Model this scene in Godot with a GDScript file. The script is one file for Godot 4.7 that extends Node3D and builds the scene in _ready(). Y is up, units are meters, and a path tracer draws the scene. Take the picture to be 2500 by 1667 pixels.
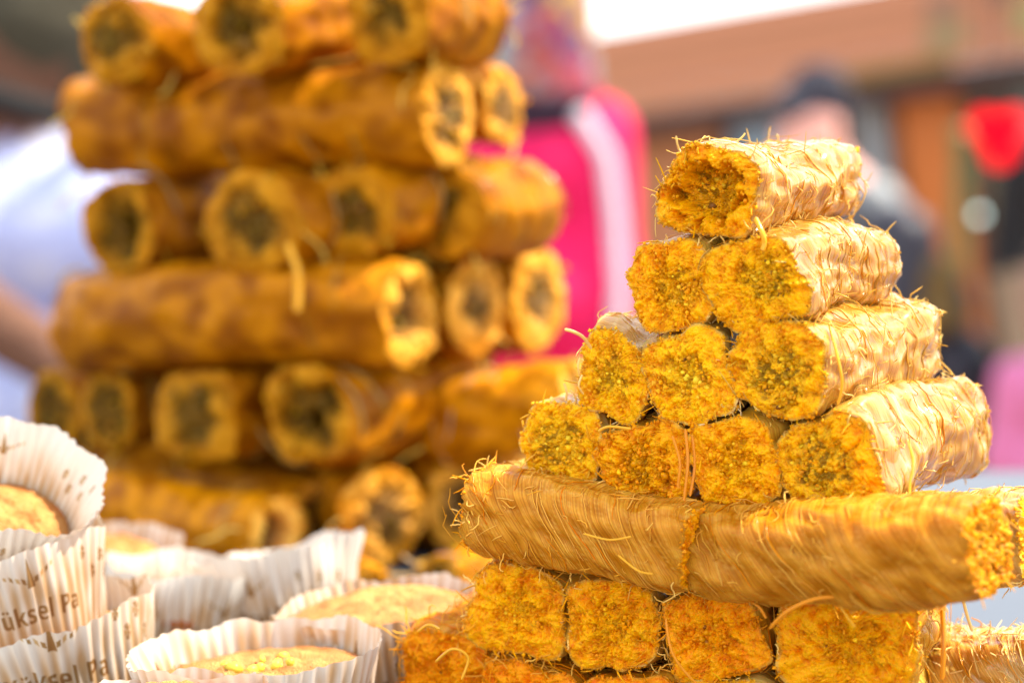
extends Node3D

# ---------------------------------------------------------------- shared state
var rng := RandomNumberGenerator.new()
var noise := FastNoiseLite.new()
var cell_d := FastNoiseLite.new()
var cell_v := FastNoiseLite.new()
var M := {}
var used := {}

class Buf:
	var v := PackedVector3Array()
	var n := PackedVector3Array()
	var c := PackedColorArray()
	var uv := PackedVector2Array()
	var i := PackedInt32Array()

func _ready():
	rng.seed = 20240611
	noise.noise_type = FastNoiseLite.TYPE_SIMPLEX_SMOOTH
	noise.frequency = 1.0
	noise.fractal_type = FastNoiseLite.FRACTAL_NONE
	for c in [cell_d, cell_v]:
		c.noise_type = FastNoiseLite.TYPE_CELLULAR
		c.frequency = 1.0
		c.fractal_type = FastNoiseLite.FRACTAL_NONE
		c.cellular_jitter = 0.9
		c.seed = 5
	cell_d.cellular_return_type = FastNoiseLite.RETURN_DISTANCE
	cell_v.cellular_return_type = FastNoiseLite.RETURN_CELL_VALUE
	camera_sky_sun()
	make_materials()
	market_ground_and_stalls()
	counter()
	large_rolls()
	small_rolls()
	muffins()
	people()

func camera_sky_sun():
	var cam := Camera3D.new()
	cam.name = "camera"
	var at := CameraAttributesPhysical.new()
	at.frustum_focal_length = 77.17
	at.frustum_focus_distance = 0.622
	at.frustum_near = 0.05
	at.frustum_far = 400.0
	at.exposure_aperture = 6.5
	cam.attributes = at
	cam.position = Vector3(0, 1.48, 0)
	cam.rotation_degrees = Vector3(-6.5, 0, 0)
	add_child(cam)
	cam.current = true
	var e := Environment.new()
	e.background_mode = Environment.BG_SKY
	var sk := ProceduralSkyMaterial.new()
	sk.sky_top_color = Color(0.72, 0.76, 0.82)
	sk.sky_horizon_color = Color(0.95, 0.95, 0.95)
	sk.sky_curve = 0.22
	sk.ground_bottom_color = Color(0.45, 0.42, 0.38)
	sk.ground_horizon_color = Color(0.75, 0.73, 0.70)
	sk.sun_angle_max = 25.0
	var sky := Sky.new()
	sky.sky_material = sk
	e.sky = sky
	e.background_energy_multiplier = 1.0
	e.tonemap_mode = Environment.TONE_MAPPER_LINEAR
	e.tonemap_exposure = 3.35
	e.sdfgi_enabled = true
	e.ssao_enabled = true
	e.ssil_enabled = true
	var we := WorldEnvironment.new()
	we.name = "environment"
	we.environment = e
	add_child(we)
	var sun := DirectionalLight3D.new()
	sun.name = "sun"
	sun.light_energy = 1.1
	sun.light_color = Color(1.0, 0.95, 0.87)
	sun.light_angular_distance = 0.6
	sun.shadow_enabled = true
	add_child(sun)
	sun.look_at_from_position(Vector3(0.50, 0.82, -0.10), Vector3.ZERO)

# ---------------------------------------------------------------- helpers
func numbered(called: String, under: Node = null) -> String:
	var key := called + (str(under.get_instance_id()) if under else "")
	var k: int = used.get(key, 0)
	used[key] = k + 1
	return called if k == 0 else "%s_%03d" % [called, k]

func tag(o: Node, label := "", category := "", group := "", kind := ""):
	for p in [["label", label], ["category", category], ["group", group], ["kind", kind]]:
		if p[1] != "":
			o.set_meta(p[0], p[1])
	return o

func thing(called: String, label: String, category: String, group := "") -> Node3D:
	var o := Node3D.new()
	o.name = numbered(called)
	add_child(o)
	tag(o, label, category, group)
	return o

func put(called: String, mesh: Mesh, mat: Material, parent: Node = null, kind := "") -> MeshInstance3D:
	var o := MeshInstance3D.new()
	o.name = numbered(called, parent)
	o.mesh = mesh
	o.material_override = mat
	(parent if parent else self).add_child(o, true)
	if kind != "":
		o.set_meta("kind", kind)
	return o

func made(b: Buf) -> ArrayMesh:
	var a := []
	a.resize(Mesh.ARRAY_MAX)
	a[Mesh.ARRAY_VERTEX] = b.v
	a[Mesh.ARRAY_NORMAL] = b.n
	if b.c.size() == b.v.size():
		a[Mesh.ARRAY_COLOR] = b.c
	if b.uv.size() == b.v.size():
		a[Mesh.ARRAY_TEX_UV] = b.uv
	a[Mesh.ARRAY_INDEX] = b.i
	var m := ArrayMesh.new()
	m.add_surface_from_arrays(Mesh.PRIMITIVE_TRIANGLES, a)
	return m

# a grid of nu x nv points (u closed when wrap), as smooth faces whose outside is cross(du, dv) times side
func grid(b: Buf, P: PackedVector3Array, C: PackedColorArray, nu: int, nv: int, wrap := true, side := 1.0, UV := PackedVector2Array()):
	var base := b.v.size()
	var N := PackedVector3Array()
	N.resize(nu * nv)
	for j in nv:
		var j0 := maxi(j - 1, 0) * nu
		var j1 := mini(j + 1, nv - 1) * nu
		for i in nu:
			var ia := i - 1
			var ib := i + 1
			if wrap:
				ia = (i + nu - 1) % nu
				ib = (i + 1) % nu
			else:
				ia = maxi(ia, 0)
				ib = mini(ib, nu - 1)
			var du := P[j * nu + ib] - P[j * nu + ia]
			var dv := P[j1 + i] - P[j0 + i]
			N[j * nu + i] = du.cross(dv).normalized() * side
	b.v.append_array(P)
	b.n.append_array(N)
	b.c.append_array(C)
	if UV.size():
		b.uv.append_array(UV)
	var last := nu if wrap else nu - 1
	for j in nv - 1:
		for i in last:
			var i2 := (i + 1) % nu
			var p := base + j * nu + i
			var q := base + j * nu + i2
			if side > 0:
				b.i.append_array([p, p + nu, q, q, p + nu, q + nu])
			else:
				b.i.append_array([p, q, p + nu, q, q + nu, p + nu])
	return N

# a thin tube through the points, three- or more sided, radius tapering at both ends
func tube(b: Buf, pts: PackedVector3Array, r: float, col: Color, sides := 3, taper := 0.45):
	var m := pts.size()
	if m < 2:
		return
	var base := b.v.size()
	var up := Vector3(0.31, 0.77, 0.55)
	for k in m:
		var d := (pts[mini(k + 1, m - 1)] - pts[maxi(k - 1, 0)]).normalized()
		var x := d.cross(up)
		if x.length_squared() < 0.002:
			x = d.cross(Vector3(1, 0, 0))
		x = x.normalized()
		var y := d.cross(x)
		up = -y if k == 0 else up
		var rr := r
		if k == 0 or k == m - 1:
			rr = r * taper
		for q in sides:
			var a := TAU * q / sides
			var o := x * cos(a) + y * sin(a)
			b.v.append(pts[k] + o * rr)
			b.n.append(o)
			b.c.append(col)
	for k in m - 1:
		for q in sides:
			var p := base + k * sides + q
			var p2 := base + k * sides + (q + 1) % sides
			b.i.append_array([p, p + sides, p2, p2, p + sides, p2 + sides])
	for q in range(1, sides - 1):
		b.i.append_array([base, base + q, base + q + 1])
		var f := base + (m - 1) * sides
		b.i.append_array([f, f + q + 1, f + q])

const OCT := [[0, 2, 4], [2, 1, 4], [1, 3, 4], [3, 0, 4], [2, 0, 5], [1, 2, 5], [3, 1, 5], [0, 3, 5]]

# a small uneven lump of eight faces
func lump(b: Buf, at: Vector3, r: Vector3, col: Color, flat := true):
	var q := Basis.from_euler(Vector3(rng.randf() * 6.0, rng.randf() * 6.0, rng.randf() * 6.0))
	var w := []
	for d in [Vector3.RIGHT, Vector3.LEFT, Vector3.UP, Vector3.DOWN, Vector3.BACK, Vector3.FORWARD]:
		w.append(at + q * (d * r * rng.randf_range(0.7, 1.2)))
	if flat:
		for t in OCT:
			var n: Vector3 = (w[t[1]] - w[t[0]]).cross(w[t[2]] - w[t[0]]).normalized()
			if n.dot(w[t[0]] - at) < 0:
				n = -n
			var s := b.v.size()
			for k in 3:
				b.v.append(w[t[k]])
				b.n.append((n + (w[t[k]] - at).normalized() * 0.6).normalized())
				b.c.append(col)
			b.i.append_array([s, s + 2, s + 1])
	else:
		var s := b.v.size()
		for k in 6:
			b.v.append(w[k])
			b.n.append((w[k] - at).normalized())
			b.c.append(col)
		for t in OCT:
			b.i.append_array([s + t[0], s + t[2], s + t[1]])

var ico_v := PackedVector3Array()
var ico_i := PackedInt32Array()

# a rounded uneven nugget (an icosphere of 42 points)
func nugget(b: Buf, at: Vector3, r: Vector3, col: Color, rough := 0.22):
	if ico_v.is_empty():
		var sm := SphereMesh.new()
		sm.radial_segments = 8
		sm.rings = 4
		var a := sm.get_mesh_arrays()
		ico_v = a[Mesh.ARRAY_VERTEX]
		ico_i = a[Mesh.ARRAY_INDEX]
	var q := Basis.from_euler(Vector3(rng.randf() * 6.0, rng.randf() * 6.0, rng.randf() * 6.0))
	var s := b.v.size()
	var o := rng.randf() * 50.0
	for p in ico_v:
		var d := p * 2.0
		var k := 1.0 + rough * noise.get_noise_3d(d.x * 1.3 + o, d.y * 1.3, d.z * 1.3) * 1.6
		b.v.append(at + q * (d * k * r))
		b.n.append(q * d)
		b.c.append(col)
	for x in ico_i:
		b.i.append(s + x)

func jitter(c: Color, k: float) -> Color:
	var f := 1.0 + rng.randf_range(-k, k)
	return Color(c.r * f, c.g * f * (1.0 + rng.randf_range(-k, k) * 0.35), c.b * f)

func lin(r: int, g: int, b: int) -> Color:
	return Color8(r, g, b).srgb_to_linear()

func dim(r: int, g: int, b: int, k := 0.45) -> Color:
	var c := lin(r, g, b)
	return Color(c.r * k, c.g * k, c.b * k)

func box(b: Buf, at: Vector3, size: Vector3, col := Color.WHITE, basis := Basis.IDENTITY, bev := 0.0):
	var h := size / 2
	bev = minf(bev, minf(h.x, minf(h.y, h.z)) * 0.9)
	for ax in 3:
		for sg in [-1.0, 1.0]:
			var n := Vector3.ZERO
			n[ax] = sg
			var u := Vector3.ZERO
			u[(ax + 1) % 3] = 1.0
			var w := n.cross(u)
			var hu := absf(h.dot(u.abs())) - bev
			var hw := absf(h.dot(w.abs())) - bev
			var s := b.v.size()
			for p in [[-1, -1], [1, -1], [1, 1], [-1, 1]]:
				b.v.append(at + basis * (n * h[ax] + u * hu * p[0] + w * hw * p[1]))
				b.n.append(basis * n)
				b.c.append(col)
				b.uv.append(Vector2(p[0] * hu, p[1] * hw))
			b.i.append_array([s, s + 2, s + 1, s, s + 3, s + 2])
	if bev > 0.0:
		for ax in 3:
			var a1 := (ax + 1) % 3
			var a2 := (ax + 2) % 3
			for s1 in [-1.0, 1.0]:
				for s2 in [-1.0, 1.0]:
					var q := []
					for e in [-1.0, 1.0]:
						for k in 2:
							var p := Vector3.ZERO
							p[ax] = e * (h[ax] - bev)
							p[a1] = s1 * (h[a1] - (0.0 if k == 0 else bev))
							p[a2] = s2 * (h[a2] - (bev if k == 0 else 0.0))
							q.append(p)
					var n := Vector3.ZERO
					n[a1] = s1
					n[a2] = s2
					n = n.normalized()
					var s := b.v.size()
					for p in q:
						b.v.append(at + basis * p)
						b.n.append(basis * n)
						b.c.append(col)
						b.uv.append(Vector2.ZERO)
					if (q[1] - q[0]).cross(q[2] - q[0]).dot(n) < 0:
						b.i.append_array([s, s + 1, s + 2, s + 1, s + 3, s + 2])
					else:
						b.i.append_array([s, s + 2, s + 1, s + 1, s + 2, s + 3])
		for s1 in [-1.0, 1.0]:
			for s2 in [-1.0, 1.0]:
				for s3 in [-1.0, 1.0]:
					var sg := Vector3(s1, s2, s3)
					var s := b.v.size()
					var q := []
					for k in 3:
						var p := (h - Vector3.ONE * bev)
						p[k] = h[k]
						q.append(p * sg)
						b.v.append(at + basis * (p * sg))
						b.n.append(basis * sg.normalized())
						b.c.append(col)
						b.uv.append(Vector2.ZERO)
					if (q[1] - q[0]).cross(q[2] - q[0]).dot(sg) < 0:
						b.i.append_array([s, s + 1, s + 2])
					else:
						b.i.append_array([s, s + 2, s + 1])

# ---------------------------------------------------------------- materials
func std(rough: float, col := Color.WHITE, vertex := true) -> StandardMaterial3D:
	var m := StandardMaterial3D.new()
	m.albedo_color = col
	m.roughness = rough
	m.vertex_color_use_as_albedo = vertex
	return m

func noise_map(freq: float, octaves: int, size := 512, seed_ := 3, as_normal := false, bump := 6.0) -> NoiseTexture2D:
	var f := FastNoiseLite.new()
	f.noise_type = FastNoiseLite.TYPE_SIMPLEX_SMOOTH
	f.seed = seed_
	f.frequency = freq
	f.fractal_octaves = octaves
	var t := NoiseTexture2D.new()
	t.width = size
	t.height = size
	t.seamless = true
	t.noise = f
	t.as_normal_map = as_normal
	t.bump_strength = bump
	return t

func triplanar_bump(m: StandardMaterial3D, tex: Texture2D, per_m: float, cm: float):
	m.heightmap_enabled = true
	m.heightmap_texture = tex
	m.heightmap_scale = cm
	m.uv1_triplanar = true
	m.uv1_scale = Vector3.ONE * per_m

func make_materials():
	var grain := noise_map(0.045, 4)
	var syrup := std(0.34)
	triplanar_bump(syrup, grain, 34.0, 0.045)
	syrup.clearcoat_enabled = true
	syrup.metallic_specular = 0.25
	syrup.clearcoat = 0.2
	syrup.clearcoat_roughness = 0.3
	syrup.subsurf_scatter_enabled = true
	syrup.subsurf_scatter_strength = 0.38
	syrup.uv1_triplanar = false
	var hair := noise_map(0.055, 3, 1024, 11)
	var hg := Gradient.new()
	hg.set_color(0, Color(0.76, 0.66, 0.50))
	hg.set_color(1, Color(1, 1, 1))
	hg.add_point(0.62, Color(0.97, 0.94, 0.88))
	var haircol := noise_map(0.055, 3, 1024, 11)
	haircol.color_ramp = hg
	syrup.heightmap_texture = hair
	syrup.heightmap_scale = 0.010
	syrup.albedo_texture = haircol
	syrup.uv1_scale = Vector3(0.05, 2.0, 1)
	M.shell = syrup
	var wet: StandardMaterial3D = syrup.duplicate()
	wet.clearcoat = 0.9
	wet.clearcoat_roughness = 0.15
	wet.heightmap_scale = 0.014
	M.shell_wet = wet
	var dry: StandardMaterial3D = syrup.duplicate()  # shaded copy of the same syrup: sky sheen cut from the finish
	dry.clearcoat = 0.08
	dry.metallic_specular = 0.16
	M.shell_shaded = dry
	var th := std(0.30)
	th.clearcoat_enabled = true
	th.metallic_specular = 0.25
	th.clearcoat = 0.3
	th.clearcoat_roughness = 0.14
	th.backlight_enabled = true
	th.backlight = Color(0.5, 0.5, 0.5)
	M.thread = th
	var thd: StandardMaterial3D = th.duplicate()  # threads of the shaded rolls, as syrupy as the others but with less sheen
	thd.clearcoat = 0.08
	thd.metallic_specular = 0.16
	M.thread_shaded = thd
	var face := std(0.42)
	triplanar_bump(face, grain, 60.0, 0.05)
	face.clearcoat_enabled = true
	face.metallic_specular = 0.22
	face.clearcoat = 0.06
	face.clearcoat_roughness = 0.2
	face.subsurf_scatter_enabled = true
	face.subsurf_scatter_strength = 0.15
	M.face = face
	var nut := std(0.38)
	nut.clearcoat_enabled = true
	nut.metallic_specular = 0.22
	nut.clearcoat = 0.1
	nut.clearcoat_roughness = 0.2
	M.nut = nut
	var big := std(0.5)
	big.heightmap_enabled = true
	big.heightmap_texture = hair
	big.heightmap_scale = 0.06
	big.albedo_texture = haircol
	big.uv1_scale = Vector3(0.2, 1.6, 1)
	var bigface := std(0.5)
	triplanar_bump(bigface, grain, 16.0, 0.12)
	bigface.metallic_specular = 0.22
	M.bigface = bigface
	big.clearcoat_enabled = true
	big.metallic_specular = 0.15
	big.clearcoat = 0.10
	big.clearcoat_roughness = 0.2
	M.big = big
	M.skin = std(0.5)
	M.cloth = std(0.85)
	triplanar_bump(M.cloth, noise_map(0.02, 5, 512, 9), 3.0, 0.5)
	M.plain = std(0.6)
	M.steel = std(0.38, Color(0.30, 0.33, 0.37), false)
	M.steel.metallic = 0.3
	triplanar_bump(M.steel, noise_map(0.03, 4, 512, 5), 6.0, 0.01)
	M.board = std(0.55, Color(0.62, 0.46, 0.28), false)
	var ramp := Gradient.new()
	ramp.set_color(0, Color(0.66, 0.60, 0.53))
	ramp.set_color(1, Color(0.86, 0.81, 0.75))
	var pave := noise_map(0.02, 5, 512, 21)
	pave.color_ramp = ramp
	M.ground = std(0.9, Color(0.62, 0.56, 0.50), false)
	M.ground.albedo_texture = pave
	M.ground.uv1_triplanar = true
	M.ground.uv1_world_triplanar = true
	M.ground.uv1_scale = Vector3.ONE * 0.35
	M.wood = std(0.6)
	triplanar_bump(M.wood, noise_map(0.02, 5, 512, 33), 1.5, 0.4)
	var gl := StandardMaterial3D.new()
	gl.albedo_color = Color(0.62, 0.72, 0.80)
	gl.roughness = 0.12
	gl.metallic = 0.0
	M.glass = gl
	var cake := std(0.6)
	triplanar_bump(cake, grain, 40.0, 0.10)
	cake.subsurf_scatter_enabled = true
	cake.subsurf_scatter_strength = 0.2
	M.cake = cake

# ---------------------------------------------------------------- shredded pastry rolls
const GOLD := Color(0.84, 0.40, 0.020)
const AMBER := Color(0.72, 0.24, 0.004)
const PALE := Color(0.90, 0.60, 0.18)
const RING := Color(0.96, 0.43, 0.001)
const DEEP := Color(0.80, 0.22, 0.000)
const OLIVE := Color(0.38, 0.18, 0.001)
const NUT := Color(0.82, 0.44, 0.004)

# One roll: its cut front end lies at «front», its far end at «rear» (both the centre of the end).
# o: nu, nv (shell mesh), p (how square), bump (m), skew (helix of the wrapping), threads, hollow (m), core (share of the radius), nuts, crumbs, fray, seed, tint, dark
func roll(called: String, label: String, group: String, front: Vector3, rear: Vector3, W: float, H: float, o: Dictionary) -> Node3D:
	var t := thing(called, label, "pastry roll", group)
	var zd := (front - rear).normalized()
	var xd := Vector3.UP.cross(zd).normalized()
	var yd := zd.cross(xd)
	var L := front.distance_to(rear)
	t.transform = Transform3D(Basis(xd, yd, zd), (front + rear) / 2 - yd * H / 2)
	var nu: int = o.get("nu", 128)
	var nv: int = o.get("nv", 84)
	var pw: float = o.get("p", 2.9)
	var bump: float = o.get("bump", 0.00024)
	var skew: float = o.get("skew", 0.0)
	var sd: float = o.get("seed", 0.0) * 17.3
	var big: bool = o.get("big", false)
	var tint: Color = o.get("tint", Color.WHITE)
	var lowamp: float = o.get("low", 0.14)
	var sc := 1.0 / maxf(W, H)          # noise lengths follow the roll's size
	var fine := (820.0 if not big else 130.0)
	var bow := Vector2(noise.get_noise_2d(sd, 71.0), noise.get_noise_2d(sd, 93.0)) * Vector2(0.0056, 0.0034) * (L / 0.07)
	var roll_turn := noise.get_noise_2d(sd, 33.0) * 0.5
	var P := PackedVector3Array()
	var C := PackedColorArray()
	var UV := PackedVector2Array()
	P.resize(nu * nv)
	C.resize(nu * nv)
	UV.resize(nu * nv)
	for j in nv:
		var s := float(j) / (nv - 1)
		var pq := lerpf(3.8, pw, smoothstep(0.0, 0.40, s)) if not big else pw
		var pinch := 1.0 - 0.07 * pow(absf(2.0 * s - 1.0), 6.0)
		for i in nu:
			var a := TAU * (float(i) / (nu - 1) - 0.25)
			var ca := cos(a)
			var sa := sin(a)
			var r := 1.0 / pow(pow(absf(ca), pq) + pow(absf(sa), pq), 1.0 / pq)
			var z := L * (0.5 - s)
			var zz := z + skew * a
			if skew != 0.0:
				zz = z + skew * sin(a) * 3.0
			var low := noise.get_noise_3d(ca * 0.9 + sd, sa * 0.9, z * sc * 0.9)
			var mid := noise.get_noise_3d(ca * 2.2 + sd, sa * 2.2 + 9.0, zz * sc * 3.0)
			var ridge := noise.get_noise_3d(zz * fine + sd, ca * 0.55, sa * 0.55)
			var ridge2 := noise.get_noise_3d(zz * fine * 1.9 + sd, ca * 1.3 + 5.0, sa * 1.3)
			var k := pinch * (1.0 + lowamp * low + (0.060 if not big else 0.045) * mid + 0.008 * noise.get_noise_3d(ca * 3.5 + sd, sa * 3.5, zz * sc * 9.0))
			var d := bump * (0.55 * ridge + 0.45 * ridge2) * (1.0 if not big else 0.45)
			var e0 := noise.get_noise_3d(ca * 4.0 + sd, sa * 4.0, 3.0) * 0.7 + noise.get_noise_3d(ca * 12.0 + sd, sa * 12.0, 7.0) * 0.5
			var edge := e0 * maxf(bump, 0.0006) * 2.4 * (maxf(0.0, 1.0 - s * 9.0) - maxf(0.0, 1.0 - (1.0 - s) * 9.0))
			var sag := 1.0 - pow(2.0 * s - 1.0, 2.0)
			var at2 := Vector2(ca * r, sa * r).rotated(roll_turn * (1.0 - 0.6 * s)) * Vector2(W, H) * 0.5 * k + Vector2(ca, sa) * d + bow * sag
			P[j * nu + i] = Vector3(at2.x, at2.y + H * 0.5, z + edge)
			var m := clampf(0.5 + 0.9 * mid + 0.35 * ridge, 0.0, 1.0)
			var col := Color(0.50, 0.245, 0.018).lerp(Color(0.68, 0.42, 0.095), clampf(0.5 + 0.8 * mid + 0.25 * ridge, 0.0, 1.0))
			if ridge2 > 0.25:
				col = col.lerp(Color(0.78, 0.58, 0.26), clampf((ridge2 - 0.25) * 1.2, 0.0, 0.5))
			if big:
				var q := noise.get_noise_3d(ca * 1.4 + sd + 40.0, sa * 1.4, z * sc * 2.6)
				col = Color(0.36, 0.122, 0.0001).lerp(Color(0.60, 0.235, 0.0004), clampf(0.5 + 0.6 * q + 0.5 * mid, 0.0, 1.0)).lerp(Color(0.19, 0.048, 0.0002), clampf(0.05 - 0.7 * q, 0.0, 0.5))
			C[j * nu + i] = col * tint
			UV[j * nu + i] = Vector2(float(i) / (nu - 1) + sd, (zz / L + 0.5) * L / 0.074)
	var b := Buf.new()
	var N: PackedVector3Array = grid(b, P, C, nu, nv, false, -1.0, UV)
	var finish: int = o.get("finish", 1)
	put("pastry_shell", made(b), M.big if big else [M.shell_shaded, M.shell, M.shell_wet][finish], t)
	cut_end(t, "cut_end", P, C, 0, nu, 1.0, o, sd, W, H, L)
	var o2 := o.duplicate()
	o2.crumbs = int(o.get("crumbs", 200) * float(o.get("back", 0.25)))
	o2.nuts = int(o.get("nuts", 60) * float(o.get("back", 0.25)))
	o2.fray = int(o.get("fray", 60) * float(o.get("back", 0.25)))
	o2.erase("hollow")
	cut_end(t, "far_end", P, C, (nv - 1) * nu, nu, -1.0, o2, sd + 31.0, W, H, L)
	# the shredded threads wound round it
	var T := Buf.new()
	var count: int = int(o.get("threads", 260) * (0.42 if not big else 1.0))
	var wild: float = o.get("wild", 0.16)
	var dr := 0.0022 if skew == 0.0 else 0.0006
	var rad0: float = o.get("rad", 0.00019)
	for q in count:
		var a0 := rng.randf() * float(nu)
		var s0 := rng.randf_range(0.035, 1.0)
		var span := rng.randf_range(0.06, 0.30) * nu * (1.0 if rng.randf() < 0.5 else -1.0)
		var drift := rng.randfn(0.0, dr if not big else 0.004) / L * nv
		var sk := skew * 3.0 / L * nv
		var wob := rng.randfn(0.0, 0.0010) / L * nv
		var loose := rng.randf() < wild
		var lift := rng.randf_range(0.0012, 0.0040) if loose else rng.randf_range(0.0, 0.0006)
		if big:
			lift *= 1.6
		var rad := rad0 * rng.randf_range(0.55, 1.35)
		var steps := 9 if not big else 7
		var pts := PackedVector3Array()
		var ph := rng.randf() * TAU
		for k in steps + 1:
			var f := float(k) / steps
			var fi := fposmod(a0 + span * f, nu - 1)
			var ang := TAU * (fi / (nu - 1) - 0.25)
			var fj := s0 * (nv - 1) + drift * f + wob * sin(f * 5.0 + ph) + sk * (sin(ang) - sin(TAU * (fposmod(a0, nu - 1) / (nu - 1) - 0.25)))
			var over := 0.0
			if fj < 0.0:
				over = -fj
				fj = 0.0
			elif fj > nv - 1.001:
				over = -(fj - (nv - 1.001))
				fj = nv - 1.001
			var ii := int(fi) % nu
			var jj := int(fj)
			var i2 := (ii + 1) % nu
			var u := fi - floorf(fi)
			var w := fj - jj
			var p := P[jj * nu + ii].lerp(P[jj * nu + i2], u).lerp(P[(jj + 1) * nu + ii].lerp(P[(jj + 1) * nu + i2], u), w)
			var nn := N[jj * nu + ii]
			var h := rad * 0.25 + lift * f * f + (0.0004 if loose else 0.00006) * (1.0 + sin(ph + f * 4.0))
			pts.append(p + nn * h + Vector3(0, 0, clampf(over * L / nv, -0.004, 0.004)))
		var tc := Color(0.72, 0.40, 0.055).lerp(Color(0.86, 0.60, 0.22), rng.randf())
		if rng.randf() < 0.3:
			tc = AMBER.lerp(GOLD, rng.randf())
		tube(T, pts, rad, jitter(tc, 0.12) * tint * (Color.WHITE if not big else Color(0.5, 0.5, 0.5)), 3)
	for q in int(o.get("flakes", 320 if int(o.get("finish", 1)) == 2 else 130)):
		var i := rng.randi() % nu
		var j := rng.randi() % (nv - 1)
		var p := P[j * nu + i]
		var nn := N[j * nu + i]
		var dirv := Vector3(rng.randfn(), rng.randfn(), rng.randfn())
		dirv = (dirv - nn * dirv.dot(nn) * 0.75).normalized()
		var bend := Vector3(rng.randfn(), rng.randfn(), rng.randfn()) * 0.7 - nn * 0.3
		var len_ := rng.randf_range(0.0010, 0.0058)
		var pts := PackedVector3Array()
		var bend2 := Vector3(rng.randfn(), rng.randfn(), rng.randfn()) * 0.6
		for k in 5:
			var f := k / 4.0
			pts.append(p + nn * (0.0002 + 0.0006 * f) + (dirv * f + bend * f * f * 0.6 + bend2 * sin(f * 4.5) * 0.22) * len_)
		tube(T, pts, rad0 * rng.randf_range(0.55, 1.25), jitter(Color(0.78, 0.44, 0.06).lerp(Color(0.92, 0.68, 0.26), rng.randf()), 0.12) * tint, 4)
	for q in int(o.get("wisps", 14)):
		var i := rng.randi() % (nu - 1)
		var j := 0
		var u := rng.randf()
		if u < 0.45:
			j = nv - 1 - rng.randi() % 3
		elif u < 0.6:
			j = rng.randi() % 4
		else:
			j = rng.randi() % nv
		var p := P[j * nu + i]
		var nn := N[j * nu + i]
		var dv := (nn * rng.randf_range(0.35, 1.0) + Vector3(rng.randfn(), rng.randfn(), rng.randfn() + (-0.8 if j > nv - 4 else 0.0)) * 0.5).normalized()
		var pts := PackedVector3Array([p - nn * 0.0004])
		var step := rng.randf_range(0.0005, 0.0011) * float(o.get("curl", 1.0))
		for k in 7:
			dv = (dv + Vector3(rng.randfn(), rng.randfn() - 0.15, rng.randfn()) * 0.33).normalized()
			pts.append(pts[k] + dv * step)
		tube(T, pts, rad0 * rng.randf_range(0.8, 1.4), jitter(Color(0.90, 0.58, 0.12).lerp(Color(0.95, 0.78, 0.42), rng.randf()), 0.1) * tint * (Color.WHITE if not big else Color(0.7, 0.6, 0.2)), 4, 0.6)
	put("wound_threads", made(T), M.thread_shaded if finish == 0 else M.thread, t, "stuff")
	return t

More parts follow.
